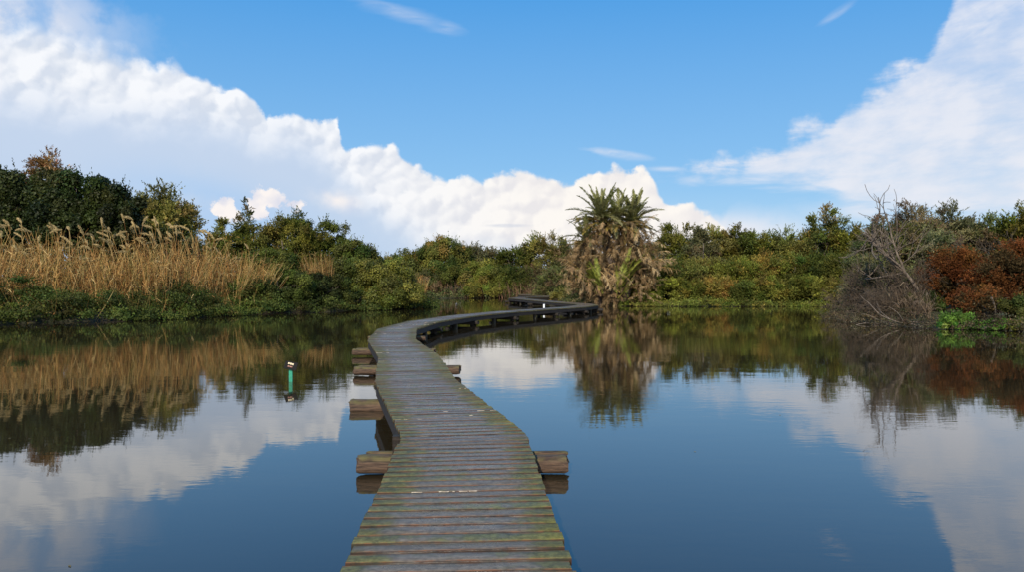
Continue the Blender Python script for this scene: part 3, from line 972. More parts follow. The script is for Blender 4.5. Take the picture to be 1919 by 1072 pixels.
bare('brushwood', 1690, 37.0, [(-.9, -.2, .5), (-.3, -.3, .9), (.5, -.2, .8), (-.1, 0, 1), (-.8, -.4, .9)], 1.3, .03, 4, 'tangled grey-brown brushwood right beside the pale leaning trunk', 'brushwood', 'deadbark', seed=42, minr=.006, up=0)
bare('brushwood', 1600, 46.0, [(-.7, -.2, .8), (.2, -.3, .9), (.6, 0, .8)], 1.4, .035, 4, 'farthest brushwood tangle, next to the right cove', 'brushwood', 'deadbark', seed=43, minr=.007, up=0)
bare('bare_tree', 462, 58.5, [(0, 0, 1), (.15, 0, 1)], 2.6, .05, 4, 'fine leafless twigs inside the wispy tree above the left thicket', 'tree', 'deadbark', seed=51, minr=.008)
# dead sticks fallen in the water in front of the brushwood
for k, (px, d, yaw, el, ln, lb) in enumerate(((1722, 33.6, 2.75, .25, 1.9, 'longest pale dead branch slanting into the water below the leaning trunk'),
                                              (1700, 34.6, 2.9, .12, 1.6, 'pale dead branch lying almost flat on the water in front of brushwood'),
                                              (1745, 33.0, 2.5, .45, 1.2, 'short steep dead branch beside the vivid green clump'),
                                              (1665, 36.5, 2.95, .18, 1.5, 'thin dead branch on the water at the far end of the point'))):
    r = np.random.default_rng(70 + k)
    b_ = Bag()
    grow(b_, r, (0, 0, -.05), (-math.cos(yaw - math.pi), math.sin(yaw - math.pi) * .4, math.tan(el)) if False else (-1, -.25, math.tan(el)), ln, .028, 1, 2, .4, -.02, minr=.008)
    o = b_.build('fallen_branch', M['palebark'], None, True)
    o.location = (wx(px, d), d, .02)
    tag(o, lb, 'branch', 'dead branches fallen in the water')

# ------------------------------------------------------------------ palm
PD = 59.5
px0 = wx(1150, PD)
palm = empty('palm_tree', (px0, PD, 0))
tag(palm, 'shaggy old date palm with green crowns and brown dead skirt at the water', 'palm tree')


def frond_mesh(name, length, k, col, mat, seed, dead=False, leaflets=64, ll=.36):
    r = np.random.default_rng(seed)
    b_ = Bag()
    N = 14
    t = np.linspace(0, 1, N)
    ang = -k * t ** 1.4
    dx = np.cos(ang); dz = np.sin(ang)
    pts = np.zeros((N, 3))
    st = length / (N - 1)
    for i in range(1, N):
        pts[i] = pts[i - 1] + np.array([dx[i], 0, dz[i]]) * st
    pts[:, 1] += np.cumsum(r.normal(0, .012, N))
    stemc = np.array(col) * np.array([1.25, 1.15, .9])
    b_.tube(pts, np.linspace(.028, .006, N), 4, stemc)
    for i in range(leaflets):
        f = .16 + .84 * (i + .5) / leaflets
        p = np.array([np.interp(f, t, pts[:, c]) for c in range(3)])
        a = np.interp(f, t, ang)
        tan = np.array([math.cos(a), 0, math.sin(a)]); nrm = np.array([-math.sin(a), 0, math.cos(a)])
        L = ll * (math.sin(math.pi * min(1, .18 + f * .82)) ** .55) * r.uniform(.75, 1.1)
        for s in (-1, 1):
            if dead and r.random() < .3: continue
            side = np.array([0, s, 0])
            d = unit(tan * r.uniform(.65, 1.0) + side * r.uniform(.5, .9) + nrm * (r.uniform(.1, .45) if not dead else r.uniform(-.7, .3)) + r.normal(0, .12 if not dead else .35, 3))
            wv = unit(np.cross(d, nrm + r.normal(0, .3, 3)))
            w_ = .020 if not dead else .021
            mid_ = p + d * L * .5 + np.array([0, 0, -.02 if not dead else -.08]) * L
            tip = p + d * L + np.array([0, 0, -.12 if not dead else -.4]) * L
            cc_ = np.array(col) * r.uniform(.75, 1.25)
            b_.add([p - wv * w_ * .6, p + wv * w_ * .6, mid_ + wv * w_, mid_ - wv * w_], [(0, 1, 2, 3)], cc_)
            b_.add([mid_ - wv * w_, mid_ + wv * w_, tip + wv * .003, tip - wv * .003], [(0, 1, 2, 3)], cc_)
    o = b_.build(name, M[mat])
    me = o.data
    bpy.data.objects.remove(o)
    return me


LIVE = [frond_mesh('frond', 2.5, kk, cl, 'frond', i) for i, (kk, cl) in enumerate(
    ((.25, (.27, .27, .095)), (.55, (.24, .25, .085)), (.9, (.26, .25, .10)), (1.6, (.20, .19, .08)), (.4, (.32, .31, .12)), (.8, (.28, .27, .13))))]
YOUNG = [frond_mesh('frond', 2.6, kk, cl, 'frond', 20 + i) for i, (kk, cl) in enumerate(((.3, (.25, .28, .05)), (.5, (.29, .30, .06)), (.8, (.22, .24, .055))))]
DEAD = [frond_mesh('dead_frond', 2.2, kk, cl, 'dryleaf', 40 + i, True, 38, .42) for i, (kk, cl) in enumerate(
    ((1.2, (.36, .25, .13)), (1.8, (.29, .19, .10)), (.8, (.46, .34, .19)), (2.3, (.25, .17, .09)), (.4, (.34, .23, .12))))]


def place_frond(me, loc, az, pitch, sc, roll=0.0, name='frond'):
    o = bpy.data.objects.new(name, me)
    C.objects.link(o)
    o.parent = palm
    o.location = loc
    o.rotation_euler = (roll, -pitch, az)
    o.scale = (sc, sc, sc)
    return o


def pl(px, py, dy=0.0):
    return (wx(px, PD) - px0, dy, wz(py, PD))


r = np.random.default_rng(99)
# trunks
for (bx, by, tx, ty, dy, rad) in ((1152, 580, 1128, 412, 0, .42), (1168, 580, 1186, 415, .5, .36), (1128, 580, 1098, 452, -.2, .28)):
    b_ = Bag()
    p0, p1 = np.array(pl(bx, by, 0)), np.array(pl(tx, ty, dy))
    p0[2] = -.4
    p = wiggle(p0, p1, 16, .025, r)
    rr = rad * (1.1 - .35 * np.linspace(0, 1, 16)) * r.uniform(.9, 1.1, 16)
    b_.tube(p, rr, 12)
    # old leaf-base stubs
    for k in range(170 if rad > .4 else 120):
        f = r.uniform(.03, .98); a_ = r.uniform(0, 6.28)
        c_ = np.array([np.interp(f, np.linspace(0, 1, 16), p[:, q_]) for q_ in range(3)])
        rd = np.interp(f, np.linspace(0, 1, 16), rr)
        o_ = np.array([math.cos(a_), math.sin(a_), 0])
        q0 = c_ + o_ * rd * .9; q1 = q0 + (o_ * .8 + np.array([0, 0, .9])) * r.uniform(.12, .3)
        b_.tube([q0, (q0 + q1) / 2 + o_ * .03, q1], [.05, .04, .018], 4)
    b_.build('trunk', M['palmbark'], palm)
for (cpx, cpy, dy, n, sc, lo, hi) in ((1126, 410, 0, 28, 1.12, -.15, 1.5), (1188, 414, .4, 24, 1.04, -.2, 1.45), (1156, 412, -.5, 16, .95, -.1, 1.5), (1096, 446, -.4, 12, .92, .0, 1.3)):
    for i in range(n):
        u_ = (i + .5) / n
        pit = hi - (hi - lo) * u_ ** 1.5 + r.normal(0, .08)
        az = i * 2.399 + r.normal(0, .15)
        place_frond(LIVE[(0, 4, 1, 5, 2, 3, 3)[min(5, int(u_ * 6))]], pl(cpx, cpy, dy), az, pit, sc * r.uniform(.8, 1.08), r.normal(0, .25))
# green suckers at the base
for (cpx, cpy, dy, n, azc, sc) in ((1120, 545, -1.5, 9, 2.6, 1.12), (1160, 532, -1.5, 11, .6, 1.12)):
    for i in range(n):
        az = azc + r.normal(0, .45)
        place_frond(YOUNG[i % 3], pl(cpx, cpy, dy), az, r.uniform(.85, 1.35), sc * r.uniform(.75, 1.1), r.normal(0, .3))
# dead skirt
nd = 0
for (cpx, cpy, dy, n, plo, phi, sc) in ((1128, 420, 0, 20, -1.1, .1, .9), (1181, 422, .5, 22, -1.0, .25, .95), (1097, 458, -.3, 10, -.9, .3, .85),
                                        (1098, 515, -.2, 18, .0, 1.15, 1.3), (1198, 498, .3, 18, -.2, 1.0, 1.3), (1148, 555, -.5, 12, -.3, .8, .6)):
    for i in range(n):
        az = i * 2.399 + r.normal(0, .3)
        place_frond(DEAD[r.integers(5)], pl(cpx + r.normal(0, 5), cpy + r.normal(0, 5), dy), az, r.uniform(plo, phi), sc * r.uniform(.75, 1.1), r.normal(0, .5), 'dead_frond')
# matted thatch of older dead fronds, one mass
bverts = []
def mesh_arrays(me):
    nv_ = len(me.vertices); co = np.empty(nv_ * 3, np.float32); me.vertices.foreach_get('co', co)
    lp = np.empty(len(me.loops), np.int32); me.loops.foreach_get('vertex_index', lp)
    cl = np.empty(nv_ * 4, np.float32); me.color_attributes['tint'].data.foreach_get('color', cl)
    return co.reshape(-1, 3), lp.reshape(-1, 4), cl.reshape(-1, 4)[:, :3]


def posed(v, az, pit, s, loc):
    ca, sa, cp, sp = math.cos(az), math.sin(az), math.cos(pit), math.sin(pit)
    x1 = v[:, 0] * cp - v[:, 2] * sp; z1 = v[:, 0] * sp + v[:, 2] * cp
    return np.stack([x1 * ca - v[:, 1] * sa, x1 * sa + v[:, 1] * ca, z1], -1) * s + np.array(loc)


inner = Bag()
live_src = [mesh_arrays(m_) for m_ in LIVE]
for (cpx, cpy, dy, n, sc, lo, hi) in ((1126, 414, 0, 54, 1.0, -.35, 1.5), (1188, 420, .4, 54, .95, -.4, 1.45), (1157, 420, -.2, 44, .9, -.3, 1.5), (1099, 455, -.4, 22, .66, -.2, 1.35)):
    for i in range(n):
        v, q, c_ = live_src[r.integers(6)]
        pit = r.uniform(lo, hi)
        inner.add(posed(v, r.uniform(0, 6.28), pit, sc * r.uniform(.7, 1.1), pl(cpx, cpy, dy)), q, c_ * r.uniform(.5, 1.1) * (np.array([1.25, .95, .7]) if pit < .3 else 1))
for k in range(34):
    v, q, c_ = mesh_arrays(YOUNG[r.integers(3)])
    side = 1 if k % 2 else -1
    az = (2.7 if side < 0 else .35) + r.normal(0, .8)
    inner.add(posed(v, az, r.uniform(.75, 1.35), r.uniform(.65, 1.0), pl(1142 + side * r.uniform(8, 34), r.uniform(530, 560), -1.3)), q, c_ * r.uniform(.5, 1.0))
o = inner.build('inner_fronds', M['frond'], palm); tag(o, kind='stuff')
th = Bag()
srcs = []
for me in DEAD:
    nv_ = len(me.vertices); co = np.empty(nv_ * 3, np.float32); me.vertices.foreach_get('co', co)
    lp = np.empty(len(me.loops), np.int32); me.loops.foreach_get('vertex_index', lp)
    cl = np.empty(nv_ * 4, np.float32); me.color_attributes['tint'].data.foreach_get('color', cl)
    srcs.append((co.reshape(-1, 3), lp.reshape(-1, 4), cl.reshape(-1, 4)[:, :3]))
for k in range(980):
    v, q, c_ = srcs[r.integers(5)]
    hh = r.uniform(0, 1) ** .8
    py = 575 - hh * 160
    half = float(np.interp(py, [412, 440, 480, 520, 550, 578], [54, 80, 104, 106, 84, 56]))
    cpx = 1147 + r.uniform(-1, 1) * half * .80
    az = r.uniform(0, 6.28); pit = r.uniform(-1.35, .9) if hh > .3 else r.uniform(-.5, 1.1)
    s = r.uniform(.35, .8)
    ca, sa, cp, sp = math.cos(az), math.sin(az), math.cos(pit), math.sin(pit)
    x1 = v[:, 0] * cp - v[:, 2] * sp; z1 = v[:, 0] * sp + v[:, 2] * cp
    vv = np.stack([x1 * ca - v[:, 1] * sa, x1 * sa + v[:, 1] * ca, z1], -1) * s + np.array(pl(cpx, py, r.normal(0, .8)))
    th.add(vv, q, c_ * r.uniform(.45, 1.2))
o = th.build('dead_thatch', M['dryleaf'], palm); tag(o, kind='stuff')


# ------------------------------------------------------------------ reeds
def reed_blades(b_, r, base, n, h0, h1, w, cols, lean=(0, 0), leafy=3, sprd=.18):
    """n stems as crossed strips bent over 4 nodes, with strap leaves"""
    base = np.asarray(base, float)
    h = r.uniform(h0, h1, n) * np.clip(.92 + .2 * np.sin(base[:, 0] * 2.3 + np.sin(base[:, 1] * 3.1) * 1.5) * np.cos(base[:, 0] * .7), .6, 1.12)
    ln = np.stack([r.normal(lean[0], sprd, n), r.normal(lean[1], sprd, n)], -1)
    curve = r.normal(0, .12, (n, 2)) + np.array([-.06, 0])
    t = np.array([0, .4, .75, 1.0])
    P_ = np.zeros((n, 4, 3))
    for i, tt in enumerate(t):
        P_[:, i, :2] = base[:, :2] + ln * (h * tt)[:, None] + curve * (h * tt * tt)[:, None]
        P_[:, i, 2] = base[:, 2] + h * tt * (1 - .05 * tt)
    ca = r.integers(0, len(cols), n)
    col = np.array(cols)[ca] * r.uniform(.7, 1.2, (n, 1))
    th_ = r.uniform(-.6, .6, n)
    side = np.stack([np.cos(th_), np.sin(th_), np.zeros(n)], -1)
    wd = w * r.uniform(.7, 1.3, n)
    prof = np.array([1, .9, .7, .3])
    V = np.stack([P_ - side[:, None] * (wd[:, None] * prof)[..., None] * .5, P_ + side[:, None] * (wd[:, None] * prof)[..., None] * .5], 2)  # n,4,2,3
    V = V.reshape(n, 8, 3)
    Q = np.array([(0, 1, 3, 2), (2, 3, 5, 4), (4, 5, 7, 6)])
    b_.add(V.reshape(-1, 3), (Q[None] + (np.arange(n) * 8)[:, None, None]).reshape(-1, 4), np.repeat(col, 8, axis=0))
    for k in range(leafy):
        f = r.uniform(.15, .95, n)
        idx = np.clip(np.searchsorted(t, f) - 1, 0, 2)
        u = (f - t[idx]) / (t[idx + 1] - t[idx])
        p0 = P_[np.arange(n), idx] * (1 - u)[:, None] + P_[np.arange(n), idx + 1] * u[:, None]
        az = r.uniform(0, 2 * math.pi, n)
        out = np.stack([np.cos(az), np.sin(az), r.uniform(.2, 1.3, n)], -1)
        L = r.uniform(.25, .6, n)[:, None]
        p1 = p0 + unit(out) * L * .6
        p2 = p1 + unit(out * np.array([1, 1, -.5])) * L * .5
        sd2 = unit(np.cross(out, np.array([0, 0, 1]) + r.normal(0, .4, (n, 3))))
        lw = .022
        V = np.stack([p0 - sd2 * lw * .5, p0 + sd2 * lw * .5, p1 + sd2 * lw * .5, p1 - sd2 * lw * .5, p2 + sd2 * .003, p2 - sd2 * .003], 1)
        Q = np.array([(0, 1, 2, 3), (3, 2, 4, 5)])
        b_.add(V.reshape(-1, 3), (Q[None] + (np.arange(n) * 6)[:, None, None]).reshape(-1, 4), np.repeat(col * r.uniform(.8, 1.3, (n, 1)), 6, axis=0))
    return P_


STRAW = [(.48, .31, .11), (.36, .19, .065), (.54, .38, .16), (.25, .12, .045), (.42, .23, .08), (.20, .16, .05)]
r = np.random.default_rng(5)


def belt(n, pxa, pxb, off0, off1, rr):
    """points on the left bank at given distance behind its waterline"""
    px = rr.uniform(pxa, pxb, n)
    d = np.interp(px, [-160, 0, 300, 500, 640], [31.5, 34.9, 38.6, 46.0, 49.0]) + rr.uniform(off0, off1, n)
    X = (px - 960) / F * d
    P_ = np.stack([X, d], -1)
    return np.column_stack([P_, np.maximum(land_z(P_), -.05)]), px


b_ = Bag()
bs, px_ = belt(3500, -140, 478, 2.2, 6.5, r)
top_h = np.interp(px_, [-140, 0, 60, 150, 300, 400, 470, 500], [4.0, 3.9, 3.3, 3.1, 3.8, 3.8, 3.4, 2.8])
for lo, hi in ((-141, 120), (120, 260), (260, 400), (400, 500)):
    s = (px_ >= lo) & (px_ < hi)
    m_ = top_h[s].mean()
    reed_blades(b_, r, bs[s], s.sum(), m_ * .30, m_ * 1.06, .026, STRAW, (.05, 0), 6, .22)
bs, px_ = belt(500, 430, 500, 1.2, 3.5, r)
reed_blades(b_, r, bs, 260, 1.8, 3.0, .03, STRAW, (.45, -.1), 3, .12) if len(bs) < 260 else reed_blades(b_, r, bs[:260], 260, 1.8, 3.0, .03, STRAW, (.45, -.1), 3, .12)
o = b_.build('reed_bed', M['dryleaf']); tag(o, 'dense bed of dry straw-brown reeds along the left bank', 'reeds', kind='stuff')
b_ = Bag()
n = 420
pxr = r.uniform(572, 622, n); dr = r.uniform(50.5, 53.0, n)
Pq = np.stack([(pxr - 960) / F * dr, dr], -1)
reed_blades(b_, r, np.column_stack([Pq, np.maximum(land_z(Pq), 0)]), n, 1.2, 3.6, .032, [tuple(.72 * c_ for c_ in q_) for q_ in STRAW], (-.02, 0), 5, .09)
o = b_.build('reed_patch', M['dryleaf']); tag(o, 'narrow second patch of brown reeds between dark green bushes', 'reeds', kind='stuff')
b_ = Bag()
n = 260
pxr = r.uniform(735, 792, n); dr = r.uniform(54.5, 58.5, n)
Pq = np.stack([(pxr - 960) / F * dr, dr], -1)
reed_blades(b_, r, np.column_stack([Pq, np.maximum(land_z(Pq), 0)]), n, 1.2, 2.6, .035, STRAW, (.25, 0), 3, .15)
o = b_.build('reed_patch', M['dryleaf']); tag(o, 'thin fringe of pale reeds at the channel corner of the left bank', 'reeds', kind='stuff')


# individual plumed reeds
def reed_proto(seed, h):
    rr = np.random.default_rng(seed)
    b1, b2 = Bag(), Bag()
    N = 8
    t = np.linspace(0, 1, N)
    lx = rr.uniform(.0, .12); cx = -rr.uniform(.05, .2)
    pts = np.stack([lx * h * t + cx * h * t ** 3 + rr.normal(0, .01, N), rr.normal(0, .05) * h * t, h * t], -1)
    b1.tube(pts, np.linspace(.014, .007, N), 5, STRAW[seed % 5])
    for k in range(5):
        f = rr.uniform(.35, .9); p0 = np.array([np.interp(f, t, pts[:, c]) for c in range(3)])
        az = rr.uniform(0, 6.28); L = rr.uniform(.3, .6)
        out = unit(np.array([math.cos(az), math.sin(az), rr.uniform(.5, 1.4)]))
        sd2 = unit(np.cross(out, (0, 0, 1.)))
        p1 = p0 + out * L * .6; p2 = p1 + unit(out * np.array([1, 1, -.4])) * L * .5
        b1.add([p0 - sd2 * .012, p0 + sd2 * .012, p1 + sd2 * .01, p1 - sd2 * .01], [(0, 1, 2, 3)], STRAW[(seed + k) % 5])
        b1.add([p1 - sd2 * .01, p1 + sd2 * .01, p2 + sd2 * .002, p2 - sd2 * .002], [(0, 1, 2, 3)], STRAW[(seed + k) % 5])
    # nodding plume: fine hair strips around a drooping axis
    tip = pts[-1]
    PL = rr.uniform(.42, .62)
    dr_ = unit(np.array([-1.0, rr.normal(0, .5), rr.choice([.1, .6, 1.2, 2.4]) * rr.uniform(.6, 1.2)]))
    n = 300
    f = rr.uniform(0, 1, n)
    axp = tip + dr_ * (PL * f)[:, None] + np.array([0, 0, -1]) * (PL * rr.uniform(.1, .45) * f ** 2)[:, None]
    wdt = .062 * np.sin(np.clip(f * .85 + .12, 0, 1) * math.pi) ** .8
    off = unit(rr.normal(size=(n, 3))) * (wdt * rr.uniform(.2, 1, n))[:, None]
    cen = axp + off + np.array([0, 0, -.02])
    axd = unit(dr_ + off * 6 + rr.normal(0, .3, (n, 3)) + np.array([0, 0, -.3]))
    V, Q, Cc = leaves_mesh(cen, axd, rr.normal(size=(n, 3)), .11, .02, np.array((.50, .38, .19)) * rr.uniform(.75, 1.25, (n, 1)))
    b2.add(V, Q, Cc)
    s_ = b1.build('stem', M['dryleaf']); p_ = b2.build('plume', M['dryleaf'])
    ms = (s_.data, p_.data)
    bpy.data.objects.remove(s_); bpy.data.objects.remove(p_)
    return ms


PROT = [reed_proto(i, 3.3) for i in range(16)]
GR = 'plumed reeds standing out of the reed bed'
r = np.random.default_rng(17)
specs = [('plain straw reed with a nodding pale plume in the reed bed left of the leaning clump', -40, 440, 150, (2.6, 5.6), .05)]
rows = []
bs, px_ = belt(105, -60, 470, 2.6, 6.2, r)
for k in range(105):
    rows.append((bs[k], px_[k]))
# taller ones singled out by the photo, standing against the dark trees
for px, py in ((262, 413), (180, 424), (222, 417), (95, 436), (50, 436), (290, 420), (240, 436), (325, 428), (350, 424), (268, 424), (130, 458), (205, 432), (8, 424)):
    d = float(np.interp(px, [-160, 0, 300, 500], [31.5, 34.9, 38.6, 46.0])) + 4.5
    rows.append((np.array([wx(px + 8, d), d, .6]), px, py, d))
for k, row in enumerate(rows):
    base = row[0]
    if len(row) == 4:
        hsc = (wz(row[2], row[3]) - base[2]) / 3.3 * 1.02
        lab = 'tall dry reed whose plume reaches up against the dark evergreen trees'
        grp = 'tallest plumed reeds in front of the dark trees'
    else:
        mh = float(np.interp(row[1], [-140, 0, 60, 150, 300, 400, 470], [3.9, 3.8, 3.3, 3.4, 3.8, 3.7, 3.2]))
        hsc = mh / 3.3 * r.uniform(.66, 1.2)
        lab = 'dry straw reed with a nodding pale plume rising from the reed bed'
        grp = GR
    t = empty('plumed_reed', tuple(base), r.normal(0, .7))
    t.scale = (r.uniform(.8, 1.2), r.uniform(.8, 1.2), hsc)
    t.rotation_euler[1] = r.normal(0, .06)
    tag(t, lab, 'reed', grp)
    a_, c_ = PROT[(k * 7) % 16]
    for nm, me in (('stem', a_), ('plume', c_)):
        o = bpy.data.objects.new(nm, me); C.objects.link(o); o.parent = t
# leaning clump plumes
for k in range(12):
    px = r.uniform(440, 480); d = 47.5 + r.uniform(-.5, 1.5)
    t = empty('plumed_reed', (wx(px, d), d, .5), math.pi + r.normal(0, .3))
    t.scale = (1, 1, r.uniform(.7, .92)); t.rotation_euler[1] = R(r.uniform(18, 34))
    tag(t, 'dry plumed reed leaning to the right over the dark green bush', 'reed', 'leaning plumed reeds at the right end of the reed bed')
    a_, c_ = PROT[(k + 3) % 16]
    for nm, me in (('stem', a_), ('plume', c_)):
        o = bpy.data.objects.new(nm, me); C.objects.link(o); o.parent = t


# ------------------------------------------------------------------ bank ground cover (stuff)
def cover(name, pts, n, hgt, depth, leaf, pal, label, mat='leaf', seed=3, out=.95):
    """leafy fringe along a polyline of world points"""
    r = np.random.default_rng(seed)
    pts = np.array(pts, float)
    s = np.concatenate([[0], np.cumsum(np.linalg.norm(np.diff(pts, axis=0), axis=1))])
    K = int(s[-1] * 20)
    u = r.uniform(0, s[-1], K)
    c0 = np.stack([np.interp(u, s, pts[:, 0]), np.interp(u, s, pts[:, 1])], -1)
    dirp = np.stack([np.gradient(np.interp(np.linspace(0, s[-1], 200), s, pts[:, i])) for i in (0, 1)], -1)
    nn = unit(np.stack([-dirp[:, 1], dirp[:, 0]], -1))
    nrm = nn[np.clip((u / s[-1] * 199).astype(int), 0, 199)]
    sgn = np.sign(lake_sd(c0 + nrm * 1.5) - lake_sd(c0 - nrm * 1.5))[:, None]
    inl = nrm * np.where(sgn == 0, 1, sgn)
    v = r.uniform(-out, depth, K)
    c2 = c0 + inl * v[:, None]
    hz = hgt * np.clip(.22 + (v + out) / (depth + out) * 2.3, 0, 1) * r.uniform(.15, 1.0, K) ** .8 * (.78 + .38 * np.sin(u * .9 + 2 * np.sin(u * .31)) + .15 * np.sin(u * 3.7))
    cc = np.column_stack([c2, np.maximum(land_z(c2), 0) + hz * .9])
    cr = r.uniform(.14, .50, K)
    A_, B_ = np.array(PAL[pal][0]), np.array(PAL[pal][1])
    patch = (.95 + .45 * np.sin(u * 1.3 + 2.2 * np.sin(u * .47 + v)) * np.cos(v * 2.1))[:, None]
    ccol = (A_ + (B_ - A_) * r.random((K, 1))) * r.normal(1, .1, (K, 3)) * patch * 1.35
    k = r.integers(0, K, n)
    d = unit(r.normal(size=(n, 3)) + np.array([0, 0, .4]))
    cen = cc[k] + d * (cr[k] * np.abs(r.normal(0, .75, n)))[:, None] * np.array([1.5, 1.5, .7])
    nr = unit(d + r.normal(size=(n, 3)) * .6)
    ax = unit(np.cross(nr, r.normal(size=(n, 3))) + np.array([0, 0, -.3]))
    sz = leaf * r.uniform(.6, 1.35, n)
    col = ccol[k] * r.uniform(.75, 1.25, (n, 1))
    ok = cen[:, 2] > .03
    V, Q, Cc = leaves_mesh(cen[ok], ax[ok], nr[ok], sz[ok], sz[ok] * .6, col[ok])
    o = mesh_from(name, V, Q, M[mat], None, Cc)
    tag(o, label, 'ground cover', kind='stuff')
    return o


cover('creeping_plants', [(-26, 28), (-22.5, 34), (-17, 38.5), (-14, 45.5), (-11, 48)], 150000, 1.45, 3.2, .10, 'deepgreen',
      'creeping green plants spilling over the left bank below the reeds', seed=3, out=.5)
cover('creeping_plants', [(-11, 48), (-8.5, 52), (-6.2, 55), (-6.6, 60)], 24000, .8, 1.4, .11, 'deepgreen',
      'dark trailing leaves along the left bank under the bushes', seed=4, out=.9)
cover('waterside_grass', [(7.4, 60.2), (8.8, 58.8), (14, 58), (19, 58.5), (23, 58)], 20000, .45, 1.2, .11, 'bright',
      'bright low greenery along the waterline of the right bank', seed=5, out=.9)
cover('creeping_plants', [(-10.5, 80), (-6, 84), (0, 86), (3, 84), (5, 74), (5.6, 64)], 16000, .8, 2.0, .16, 'mixedgrey',
      'brownish green plants along the waterline at the channel end', seed=6, out=.9)
cover('creeping_plants', [(24, 55), (20, 46), (15.8, 39), (15.6, 35), (17, 31.5), (19.5, 28)], 30000, .55, 1.8, .07, 'twig',
      'dull low plants along the waterline under the brushwood and rust bushes', seed=7, out=.8)
cover('distant_woods', [(-75, 45), (-45, 62), (-26, 78), (-22, 98), (0, 106), (20, 100), (30, 84), (42, 66), (60, 50)], 90000, 4.2, 5.0, .42, 'deepgreen',
      'far green thicket closing the horizon behind the banks', seed=9, out=1.0)
# dry grass wisps at the foot of the brushwood
b_ = Bag(); r = np.random.default_rng(8)
n = 900
pxr = r.uniform(1590, 1745, n); dr = np.interp(pxr, [1590, 1640, 1745], [45, 37.5, 33.5]) + r.uniform(0, 3.0, n)
Pq = np.stack([(pxr - 960) / F * dr, dr], -1)
reed_blades(b_, r, np.column_stack([Pq, np.maximum(land_z(Pq), 0)]), n, .5, 1.5, .016, [(.17, .12, .08), (.13, .09, .065), (.20, .15, .10)], (-.1, 0), 2, .35)
o = b_.build('dry_grass', M['dryleaf']); tag(o, 'grey-brown dry grass tangled into the brushwood on the right point', 'grass', kind='stuff')
# broken reeds fallen forward over the left bank into the water
b_ = Bag(); n = 150
bs, px_ = belt(n, -120, 560, .0, 1.6, r)
reed_blades(b_, r, bs, n, .7, 2.0, .022, STRAW, (.1, -.8), 1, .55)
o = b_.build('broken_reeds', M['dryleaf']); tag(o, 'broken straw-coloured reeds fallen forward over the green left bank', 'reeds', kind='stuff')
# specks of leaf litter floating on the pond
n = 170
fx = r.uniform(-14, 16, n); fy = r.uniform(5, 46, n)
ok = (lake_sd(np.stack([fx, fy], -1)) < -2)
cen = np.column_stack([fx, fy, np.full(n, .004)])[ok]
V, Q, Cc = leaves_mesh(cen, np.column_stack([r.normal(size=(len(cen), 2)), np.zeros(len(cen))]), np.tile([0, 0, 1.], (len(cen), 1)), r.uniform(.02, .055, len(cen)), .02, np.array((.22, .18, .10)) * r.uniform(.5, 1.6, (len(cen), 1)))
o = mesh_from('floating_leaves', V, Q, M['dryleaf'], None, Cc); tag(o, 'tiny specks of leaf litter floating on the pond', 'leaves', kind='stuff')
# reeds stems leaning at far channel banks
b_ = Bag(); n = 500
pxr = r.uniform(785, 1040, n); dr = r.uniform(84.5, 87.5, n)
Pq = np.stack([(pxr - 960) / F * dr, dr], -1)
reed_blades(b_, r, np.column_stack([Pq, np.maximum(land_z(Pq), 0)]), n, 1.0, 2.2, .04, [(.20, .11, .07), (.16, .10, .06), (.24, .16, .09)], (0, 0), 2, .3)
o = b_.build('dry_stems', M['dryleaf']); tag(o, 'reddish-brown dry stems standing at the far end of the channel', 'reeds', kind='stuff')

# ------------------------------------------------------------------ sky, sun, camera
SUN_AZ = math.atan2(-.26, -.95)     # direction the light comes from, measured from +Y toward +X
SUN_EL = R(35)
world = bpy.data.worlds.new('World')
scene.world = world
world.use_nodes = True
world.cycles.sampling_method = 'MANUAL'
world.cycles.sample_map_resolution = 256
nt = world.node_tree
nt.nodes.clear()
b = NT(nt)
out = b.n('ShaderNodeOutputWorld')
bg = b.n('ShaderNodeBackground'); bg.inputs['Strength'].default_value = .1
nt.links.new(bg.outputs[0], out.inputs[0])
sky = b.n('ShaderNodeTexSky', sky_type='NISHITA', sun_disc=False)
sky.sun_elevation = SUN_EL; sky.sun_rotation = SUN_AZ % (2 * math.pi)
sky.air_density = 1.0; sky.dust_density = .6; sky.ozone_density = 2.5
dirv = b.n('ShaderNodeTexCoord').outputs['Generated']
sp = b.n('ShaderNodeSeparateXYZ'); b.put(sp.inputs[0], dirv)
az = b.m('ARCTAN2', sp.outputs[0], sp.outputs[1])
el = b.m('ARCSINE', sp.outputs[2])
AE = b.xyz(az, el, 0.0)


def azel(px, py):
    x, z = (px - 960) / F, (525 - py) / F
    return math.atan(x), math.atan(z / math.sqrt(1 + x * x))


def curve(pts, src, handle='AUTO'):
    """elevation (radians) as a function of azimuth, from sky directions"""
    c = b.n('ShaderNodeFloatCurve')
    cv = c.mapping.curves[0]
    P_ = sorted([((a + .8) / 1.6, e / .5) for a, e in (azel(*p) for p in pts)])
    while len(cv.points) < len(P_): cv.points.new(.5, .5)
    for q_, (x, y) in zip(cv.points, P_):
        q_.location = (min(max(x, 0), 1), min(max(y, 0), 1)); q_.handle_type = handle
    c.mapping.update()
    b.put(c.inputs['Value'], b.m('DIVIDE', b.m('ADD', src, .8), 1.6, clamp=True))
    return b.m('MULTIPLY', c.outputs[0], .5)


def centred(x, amp):
    return b.m('MULTIPLY', b.m('SUBTRACT', x, .5), amp)


